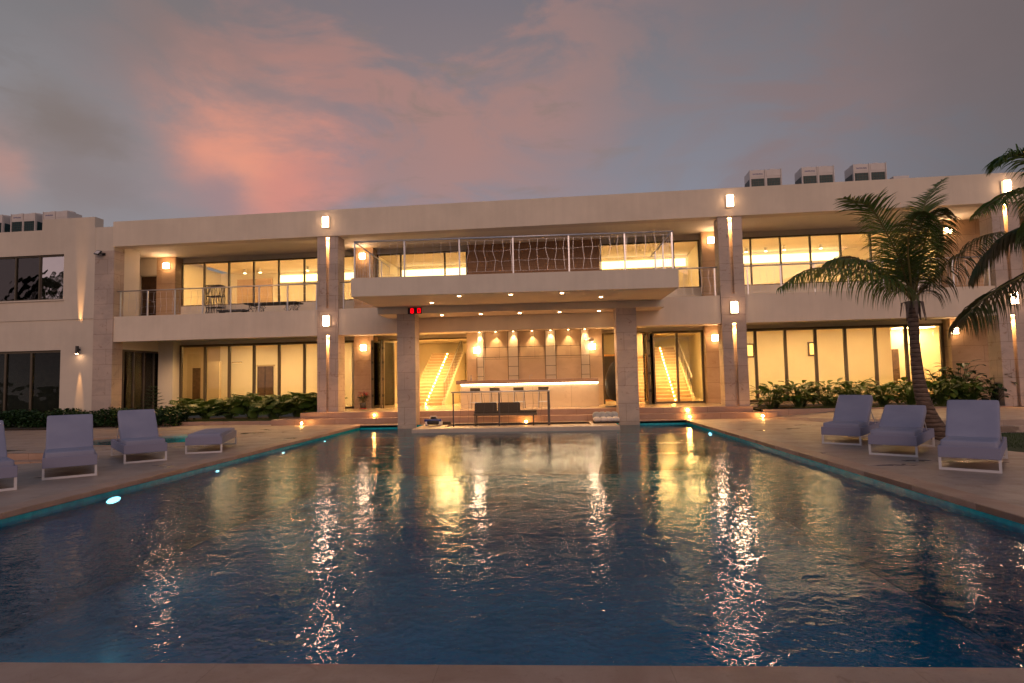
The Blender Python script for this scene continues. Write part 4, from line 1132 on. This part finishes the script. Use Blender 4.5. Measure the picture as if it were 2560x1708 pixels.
# ------------------------------------------------------------ palms
def bez(pts, n_=26):
    """Catmull-Rom through the given points"""
    P = [Vector(p) for p in pts]; P = [P[0] * 2 - P[1]] + P + [P[-1] * 2 - P[-2]]; out = []
    segs = len(P) - 3
    for k in range(n_ + 1):
        u = segs * k / n_; i = min(int(u), segs - 1); f = u - i; a, b, c_, d = P[i:i + 4]
        out.append(.5 * ((2 * b) + (c_ - a) * f + (2 * a - 5 * b + 4 * c_ - d) * f * f + (3 * b - a - 3 * c_ + d) * f ** 3))
    return out
def frond(pts, parent, m, seed, L=.62, hang=.5, up=None, start=.14, n_=80, width=.033):
    rnd = random.Random(seed); c_ = bez(pts, 40); rb = MB(); N = len(c_)
    rb.tube(c_, [.028 * (1 - .85 * k / (N - 1)) + .003 for k in range(N)], 6)
    r_ = rb.build('frond', rachis_m, parent, smooth=True)
    mb = MB()
    for k in range(n_):
        u = start + (1 - start) * (k + .5) / n_; f = u * (N - 1); i = min(int(f), N - 2); p = c_[i].lerp(c_[i + 1], f - i)
        t_ = (c_[min(i + 2, N - 1)] - c_[max(i - 1, 0)]).normalized()
        side = t_.cross(Vector((0, 0, 1)))
        side = side.normalized() if side.length > .15 else Vector((1, 0, 0))
        nrm = side.cross(t_).normalized()
        ln = 1.12 * L * (math.sin(math.pi * min(1, .12 + u * .86)) ** .55) * rnd.uniform(.82, 1.1)
        for s_ in (-1, 1):
            d = (side * s_ * rnd.uniform(.75, 1.0) + t_ * rnd.uniform(.45, .7) + nrm * rnd.uniform(-.05, .3)).normalized()
            w = width * rnd.uniform(.8, 1.2); K = 5; q = p.copy(); dd = d.copy(); pts_ = [q.copy()]
            for j in range(K):
                dd = (dd + Vector((0, 0, -1)) * hang * (.25 + .32 * j) * rnd.uniform(.8, 1.2)).normalized(); q = q + dd * ln / K; pts_.append(q.copy())
            wv_ = dd.cross(d); wv_ = t_ if wv_.length < .1 else (t_ - dd * t_.dot(dd)).normalized()
            i0 = len(mb.v); ww = (.7, 1, .95, .7, .4, .04)
            for q, w_ in zip(pts_, ww): mb.v += [tuple(q - wv_ * w * w_ * .5), tuple(q + wv_ * w * w_ * .5)]
            for j in range(K): a = i0 + 2 * j; mb.f.append((a, a + 1, a + 3, a + 2))
    mb.build('leaflets', m, r_)
    return r_
pt = thing('palm_tree', 'small palm with a curved ringed trunk rising from the lawn behind the right loungers', 'palm tree', (8.78, 14.1, -.02))
Op = Vector((8.78, 14.1, -.02))
tp = [(8.80, 14.1, -.05), (8.70, 14.1, .16), (8.573, 14.1, .403), (8.463, 14.1, .72), (8.381, 14.1, 1.11), (8.335, 14.1, 1.6), (8.320, 14.1, 2.1), (8.318, 14.1, 2.6), (8.32, 14.1, 3.0)]
cc = bez(tp, 60); mb = MB(); nr = len(cc); rads = []
for k in range(nr):
    u = k / (nr - 1); rads.append((.155 * (1 - u) ** 1.6 + .082 + (.018 if u > .8 else 0)) * (1 + .035 * ((k % 3) == 0)))
mb.tube([p - Op for p in cc], rads, 14); mb.build('trunk', bark_m, pt, smooth=True)
B = (8.34, 14.1, 3.1)
FR = [
 ([B, (8.126, 13.98, 3.668), (7.929, 13.86, 4.124), (7.463, 13.74, 5.001), (7.139, 13.62, 5.25), (6.638, 13.5, 5.359)], palm_m, .72, .10),
 ([B, (8.445, 14.18, 3.693), (8.555, 14.26, 4.289), (8.789, 14.34, 4.995), (8.966, 14.42, 5.475), (9.423, 14.5, 6.0)], palm_m, .60, .10),
 ([B, (8.197, 14.233, 3.45), (7.95, 14.367, 3.80), (7.569, 14.5, 4.116), (7.141, 14.633, 4.222), (6.823, 14.767, 4.18), (6.565, 14.9, 3.9)], palm_m, .5, .8),
 ([B, (8.104, 13.933, 3.35), (7.742, 13.767, 3.52), (7.082, 13.6, 3.70), (6.312, 13.433, 3.80), (5.661, 13.267, 3.74), (5.027, 13.1, 3.357)], palm_m, .74, 1.1),
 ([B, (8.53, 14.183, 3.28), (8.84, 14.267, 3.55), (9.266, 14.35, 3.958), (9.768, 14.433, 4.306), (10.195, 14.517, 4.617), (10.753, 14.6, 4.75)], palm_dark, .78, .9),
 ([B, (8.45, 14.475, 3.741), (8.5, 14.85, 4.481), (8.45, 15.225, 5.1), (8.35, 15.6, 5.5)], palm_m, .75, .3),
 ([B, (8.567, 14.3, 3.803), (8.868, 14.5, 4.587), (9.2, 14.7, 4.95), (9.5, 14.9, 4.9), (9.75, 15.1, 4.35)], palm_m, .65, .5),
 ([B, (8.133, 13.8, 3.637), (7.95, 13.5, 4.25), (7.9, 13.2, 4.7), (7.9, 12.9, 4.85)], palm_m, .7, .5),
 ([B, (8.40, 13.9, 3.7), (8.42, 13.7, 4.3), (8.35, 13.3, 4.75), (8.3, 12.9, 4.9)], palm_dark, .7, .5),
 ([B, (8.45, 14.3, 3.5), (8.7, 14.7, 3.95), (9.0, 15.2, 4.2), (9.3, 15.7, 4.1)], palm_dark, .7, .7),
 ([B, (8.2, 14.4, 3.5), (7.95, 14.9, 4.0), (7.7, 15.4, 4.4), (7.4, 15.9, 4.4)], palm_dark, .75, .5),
]
for k, (p, m_, L_, h_) in enumerate(FR): frond([Vector(q) - Op for q in p], pt, m_, k + 20, L_, h_)
mb = MB(); rnd = random.Random(12)
for k in range(10):   # dead sheaths under the crown
    a = k * .75; p = Vector((8.32 + .09 * math.cos(a), 14.1 + .09 * math.sin(a), 3.1)) - Op
    d = Vector((math.cos(a), math.sin(a), 0)); w = Vector((-math.sin(a), math.cos(a), 0)) * .05
    q1 = p + d * .12 + Vector((0, 0, -.02)); q2 = p + d * .17 + Vector((0, 0, -.3 - .2 * rnd.random())); q0 = p + Vector((0, 0, -.2))
    mb.quad(p - w, p + w, q1 + w, q1 - w); mb.quad(q1 - w, q1 + w, q2 + w * .3, q2 - w * .3); mb.quad(q0 - w, q0 + w, p + w + d * .05, p - w + d * .05)
mb.build('dead_sheath', simple('dry_sheath', (.20, .15, .13), .9, 0, .3, 8), pt)
pt = thing('palm_tree', 'palm whose fronds reach in from the right edge of the photo', 'palm tree', (9.6, 11.1, 0)); Op = Vector((9.6, 11.1, 0))
mb = MB(); mb.tube([(0, 0, -.05), (-.02, 0, 1.2), (-.1, -.03, 2.4), (-.25, -.08, 3.7)], [.2, .13, .11, .12], 14); mb.build('trunk', bark_m, pt, smooth=True)
C0 = (9.35, 11.0, 3.7)
FR = [
 ([C0, (9.109, 11.06, 4.55), (8.924, 11.12, 5.05), (8.714, 11.18, 5.35), (8.479, 11.24, 5.40), (8.287, 11.3, 5.252)], .62, .25),
 ([C0, (8.94, 10.88, 4.304), (8.536, 10.76, 4.601), (8.114, 10.64, 4.579), (7.686, 10.52, 4.385), (7.261, 10.4, 4.126)], .55, .45),
 ([C0, (8.885, 10.82, 4.118), (8.50, 10.64, 4.154), (8.20, 10.46, 3.944), (8.0, 10.28, 3.506), (7.85, 10.1, 3.017)], .55, .9),
 ([C0, (8.95, 10.933, 3.45), (8.35, 10.867, 3.15), (7.833, 10.8, 2.90), (7.49, 10.733, 2.70), (7.231, 10.667, 2.50), (6.95, 10.6, 2.3)], .74, .75),
 ([C0, (9.148, 11.16, 4.0), (8.796, 11.32, 4.1), (8.45, 11.48, 3.95), (8.2, 11.64, 3.6), (8.05, 11.8, 3.2)], .6, .9),
 ([C0, (9.7, 10.8, 4.4), (10.1, 10.5, 4.7), (10.6, 10.2, 4.4)], .7, .6), ([C0, (9.6, 11.5, 4.4), (9.8, 12.1, 4.9), (10.1, 12.8, 4.8)], .7, .5),
 ([C0, (9.3, 10.6, 4.3), (9.2, 10.1, 4.6), (9.1, 9.5, 4.4)], .7, .6),
]
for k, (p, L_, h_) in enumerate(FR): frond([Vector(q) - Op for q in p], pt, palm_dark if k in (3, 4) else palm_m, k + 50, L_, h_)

pt = thing('palm_tree', 'tall palm mirrored in the right pane of the wing window', 'palm tree', (-36.5, 7.5, 0)); rnd = random.Random(77)
MB().tube([(0, 0, -.1), (.1, 0, 3), (.2, .1, 6), (.2, .1, 8.6)], [.3, .2, .18, .18], 12).build('trunk', bark_m, pt, smooth=True)
for k in range(15):
    a = k * 2.4; e = rnd.uniform(.1, 1.2); d = Vector((math.cos(a), math.sin(a), 0)); b0 = Vector((.2, .1, 8.5))
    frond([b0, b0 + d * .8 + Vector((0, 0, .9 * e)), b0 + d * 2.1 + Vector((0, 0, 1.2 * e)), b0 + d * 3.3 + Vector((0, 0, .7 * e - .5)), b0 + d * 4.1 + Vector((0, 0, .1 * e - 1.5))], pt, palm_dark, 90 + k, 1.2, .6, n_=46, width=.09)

# ------------------------------------------------------------ planting
def kerb(x0, x1, y, z0, z1, lab):
    o = MB().box(x0, x1, y, y + .22, z0, z1).build('planter_kerb', step_m, bevel=.01, rz=DL, loc=(0, 0, 0)); tag(o, lab, 'kerb')
kerb(-17.3, -10.45, 22.15, -.02, .13, 'low travertine kerb in front of the monstera bed on the left')
kerb(6.25, 14.3, 22.15, -.02, .30, 'low travertine kerb in front of the broad leaved bed on the right')
mb = MB(); mb.box(-18.9, -10.65, 22.36, 25.55, 0, .10); mb.box(6.3, 16.8, 22.36, 25.55, 0, .27); mb.box(-33, -18.95, 20.6, 22.5, 0, .05)
structure(mb.build('planting_soil', soil, rz=DL, loc=(0, 0, 0)))
def monstera_mesh(seed, nleaf, H, spread, size):
    rnd = random.Random(seed); mb = MB()
    for k in range(nleaf):
        a = rnd.uniform(0, 6.28); r = spread * rnd.random() ** .6; h = H * rnd.uniform(.4, 1.0) * (1 - .25 * r / spread)
        base_ = Vector((rnd.uniform(-.1, .1), rnd.uniform(-.1, .1), 0)); tip = Vector((r * math.cos(a), r * math.sin(a), h))
        mb.tube([base_, base_.lerp(tip, .5) + Vector((0, 0, h * .18)), tip], .008, 4, cap=False)
        s_ = size * rnd.uniform(.7, 1.15)
        out = Vector((math.cos(a) + rnd.uniform(-.5, .5), math.sin(a) + rnd.uniform(-.5, .5), rnd.uniform(-.55, .25))).normalized()
        nrm = (Vector((0, 0, 1)) + Vector((rnd.uniform(-.7, .7), rnd.uniform(-.9, .3), 0))); side = out.cross(nrm).normalized(); nrm = side.cross(out).normalized()
        N = 6
        for sg in (-1, 1):
            for j in range(N):
                u0, u1 = j / N, (j + .74) / N
                wd = lambda u: math.sin(math.pi * min(1, .22 + .78 * u)) ** .7
                p0 = tip + out * s_ * (u0 - .12); p1 = tip + out * s_ * (u1 - .12)
                q0 = p0 + side * sg * s_ * .52 * wd(u0) + out * s_ * .10 - nrm * s_ * .10; q1 = p1 + side * sg * s_ * .50 * wd(u1) + out * s_ * .12 - nrm * s_ * .12
                mb.quad(p0, p1, q1, q0)
    return mb
protos = [monstera_mesh(s_, 44, 1.12, .55, .42) for s_ in (1, 2, 3)]
cnt = [0]
def plant(px, py, z, kind, proto_mb, label, grp, m, sc_=1.0, cache={}):
    key = id(proto_mb)
    if key not in cache:
        o = proto_mb.build(kind, m); cache[key] = o
    else:
        o = cache[key].copy(); COL.objects.link(o)
    o.location = (px, py, z); o.rotation_euler = (0, 0, random.uniform(0, 6.28)); o.scale = (sc_, sc_, sc_ * random.uniform(.9, 1.08))
    tag(o, label, 'plant', grp)
num = ('first', 'second', 'third', 'fourth', 'fifth', 'sixth', 'seventh', 'eighth', 'ninth', 'tenth', 'eleventh', 'twelfth', 'thirteenth', 'fourteenth', 'fifteenth', 'sixteenth')
for k in range(13):
    x = -16.3 + 5.9 * k / 12; y = 23.6 + (.5 if k % 2 else -.25) + random.uniform(-.15, .15)
    p = W(x, y); plant(p[0], p[1], .06, 'monstera_plant', protos[k % 3], 'split leaved monstera, %s from the left in the bed under the left windows' % num[k], 'monstera plants in the left bed', leaf_m, .95 + .2 * (k / 12))
def broad_mesh(seed, nleaf, H, spread, size):
    rnd = random.Random(seed); mb = MB()
    for k in range(nleaf):
        a = rnd.uniform(0, 6.28); r = spread * rnd.random() ** .6; h = H * rnd.uniform(.25, 1.0)
        tip = Vector((r * math.cos(a), r * math.sin(a), h)); mb.tube([(0, 0, 0), tip * .5 + Vector((0, 0, h * .2)), tip], .007, 4, cap=False)
        leaf(mb, tip, (math.cos(a) + rnd.uniform(-.6, .6), math.sin(a) + rnd.uniform(-.6, .6), rnd.uniform(-.3, .7)), size * rnd.uniform(.7, 1.2), size * rnd.uniform(.45, .62), rnd.uniform(.1, .5))
    return mb
bp = [broad_mesh(s_, 60, .95, .55, .36) for s_ in (11, 12, 13)]
for k in range(16):
    x = 6.75 + 7.2 * k / 15; y = 23.3 + (.5 if k % 2 else -.3) + random.uniform(-.12, .12)
    p = W(x, y); plant(p[0], p[1], .22, 'broad_leaved_plant', bp[k % 3], 'broad leaved green plant, %s from the left in the bed under the right windows' % num[k], 'broad leaved plants in the right bed', leaf_m, 1.0)
tall = broad_mesh(31, 60, 1.5, .55, .36)
for k, (x, y, s_) in enumerate(((13.2, 23.4, .85), (13.9, 24.2, 1.1), (14.25, 22.9, .75), (13.4, 24.6, 1.0))):
    p = W(x, y); plant(p[0], p[1], .22, 'tall_shrub', tall, 'taller dark leaved shrub %s near the right column' % ('in front on the left', 'at the back and highest', 'in front on the right', 'behind on the left')[k], 'tall shrubs by the right column', hedge_m, s_)
sh = broad_mesh(33, 40, .6, .35, .2)
for k, x in enumerate((15.3, 16.1, 16.9)):
    p = W(x, 22.4); plant(p[0], p[1], .26, 'small_shrub', sh, 'small shrub at the foot of the right column, %s from the left' % num[k], 'small shrubs at the right edge', hedge_m, .8)
# hedge on the left: leaf cloud over a box
mb = MB(); rnd = random.Random(5)
for k in range(26000):
    x = rnd.uniform(-32, -15.6); y = rnd.gauss(21.9, .33); z = rnd.uniform(.0, .62) + .08 * math.sin(x * 3) + .05 * math.sin(x * 7.3)
    if x > -18.8: y += .2
    a = rnd.uniform(0, 6.28); s_ = rnd.uniform(.06, .13); d = Vector((math.cos(a), math.sin(a), rnd.uniform(-.5, .9))).normalized()
    sd = d.cross(Vector((rnd.uniform(-1, 1), rnd.uniform(-1, 1), 1))).normalized() * s_ * .45; p = Vector((x, y, z))
    mb.quad(p, p + d * s_ * .5 + sd, p + d * s_, p + d * s_ * .5 - sd)
t = thing('hedge', 'low dark clipped hedge in front of the left wing', 'hedge', (0, 0, 0), DL)
mb.build('foliage', hedge_m, t)
mb = MB()
for k in range(60): x = -32 + 16.3 * k / 59; mb.tube([(x, 21.9, 0), (x + .05, 21.9, .45)], .02, 5)
mb.build('stems', bark_m, t)
# small layered conifer
p = W(-17.45, 22.9); t = thing('young_conifer', 'small layered conifer in front of the left side doors', 'conifer', (p[0], p[1], .05))
MB().tube([(0, 0, 0), (0, 0, 1.5)], [.035, .008], 8).build('trunk', bark_m, t)
mb = MB(); rnd = random.Random(8)
for j in range(10):
    z = .2 + .135 * j; r = .68 * (1 - j / 10.5) + .05
    for k in range(9):
        a = k * .698 + j * .5; e = Vector((math.cos(a) * r, math.sin(a) * r, z + .08)); mb.tube([(0, 0, z), e], .006, 4, cap=False)
        for q in range(26):
            u = rnd.uniform(.15, 1); c_ = Vector((0, 0, z)).lerp(e, u); b_ = a + rnd.uniform(-1.4, 1.4); l_ = .09
            d = Vector((math.cos(b_), math.sin(b_), rnd.uniform(-.1, .6))).normalized() * l_; sd = Vector((-d.y, d.x, 0)).normalized() * .009
            mb.quad(c_ - sd, c_ + sd, c_ + d + sd * .3, c_ + d - sd * .3)
mb.build('foliage', hedge_m, t)
# grass edging strips
mb = MB(); rnd = random.Random(6)
for k in range(7000):
    if k % 2: x = rnd.uniform(-16.6, -11.4); y = rnd.uniform(22.4, 22.9); z0 = .08
    else: x = rnd.uniform(7.4, 13.6); y = rnd.uniform(22.4, 22.8); z0 = .24
    h = rnd.uniform(.06, .17); dx, dy = rnd.uniform(-.05, .05), rnd.uniform(-.05, .05)
    mb.tri((x - .005, y, z0), (x + .005, y, z0), (x + dx, y + dy, z0 + h))
stuff(mb.build('edging_grass', grass_m, rz=DL, loc=(0, 0, 0)))
mb = MB()
for k in range(9000):
    x = rnd.uniform(8.4, 14); y = rnd.uniform(10.5, 15.2)
    if x < 8.7 + max(0, (12.6 - y)) * .9 or x < 8.45 + max(0, y - 13) * .3: continue
    h = rnd.uniform(.02, .05); mb.tri((x - .004, y, -.01), (x + .004, y, -.01), (x + rnd.uniform(-.02, .02), y, h))
stuff(mb.build('lawn_grass', hedge_m))
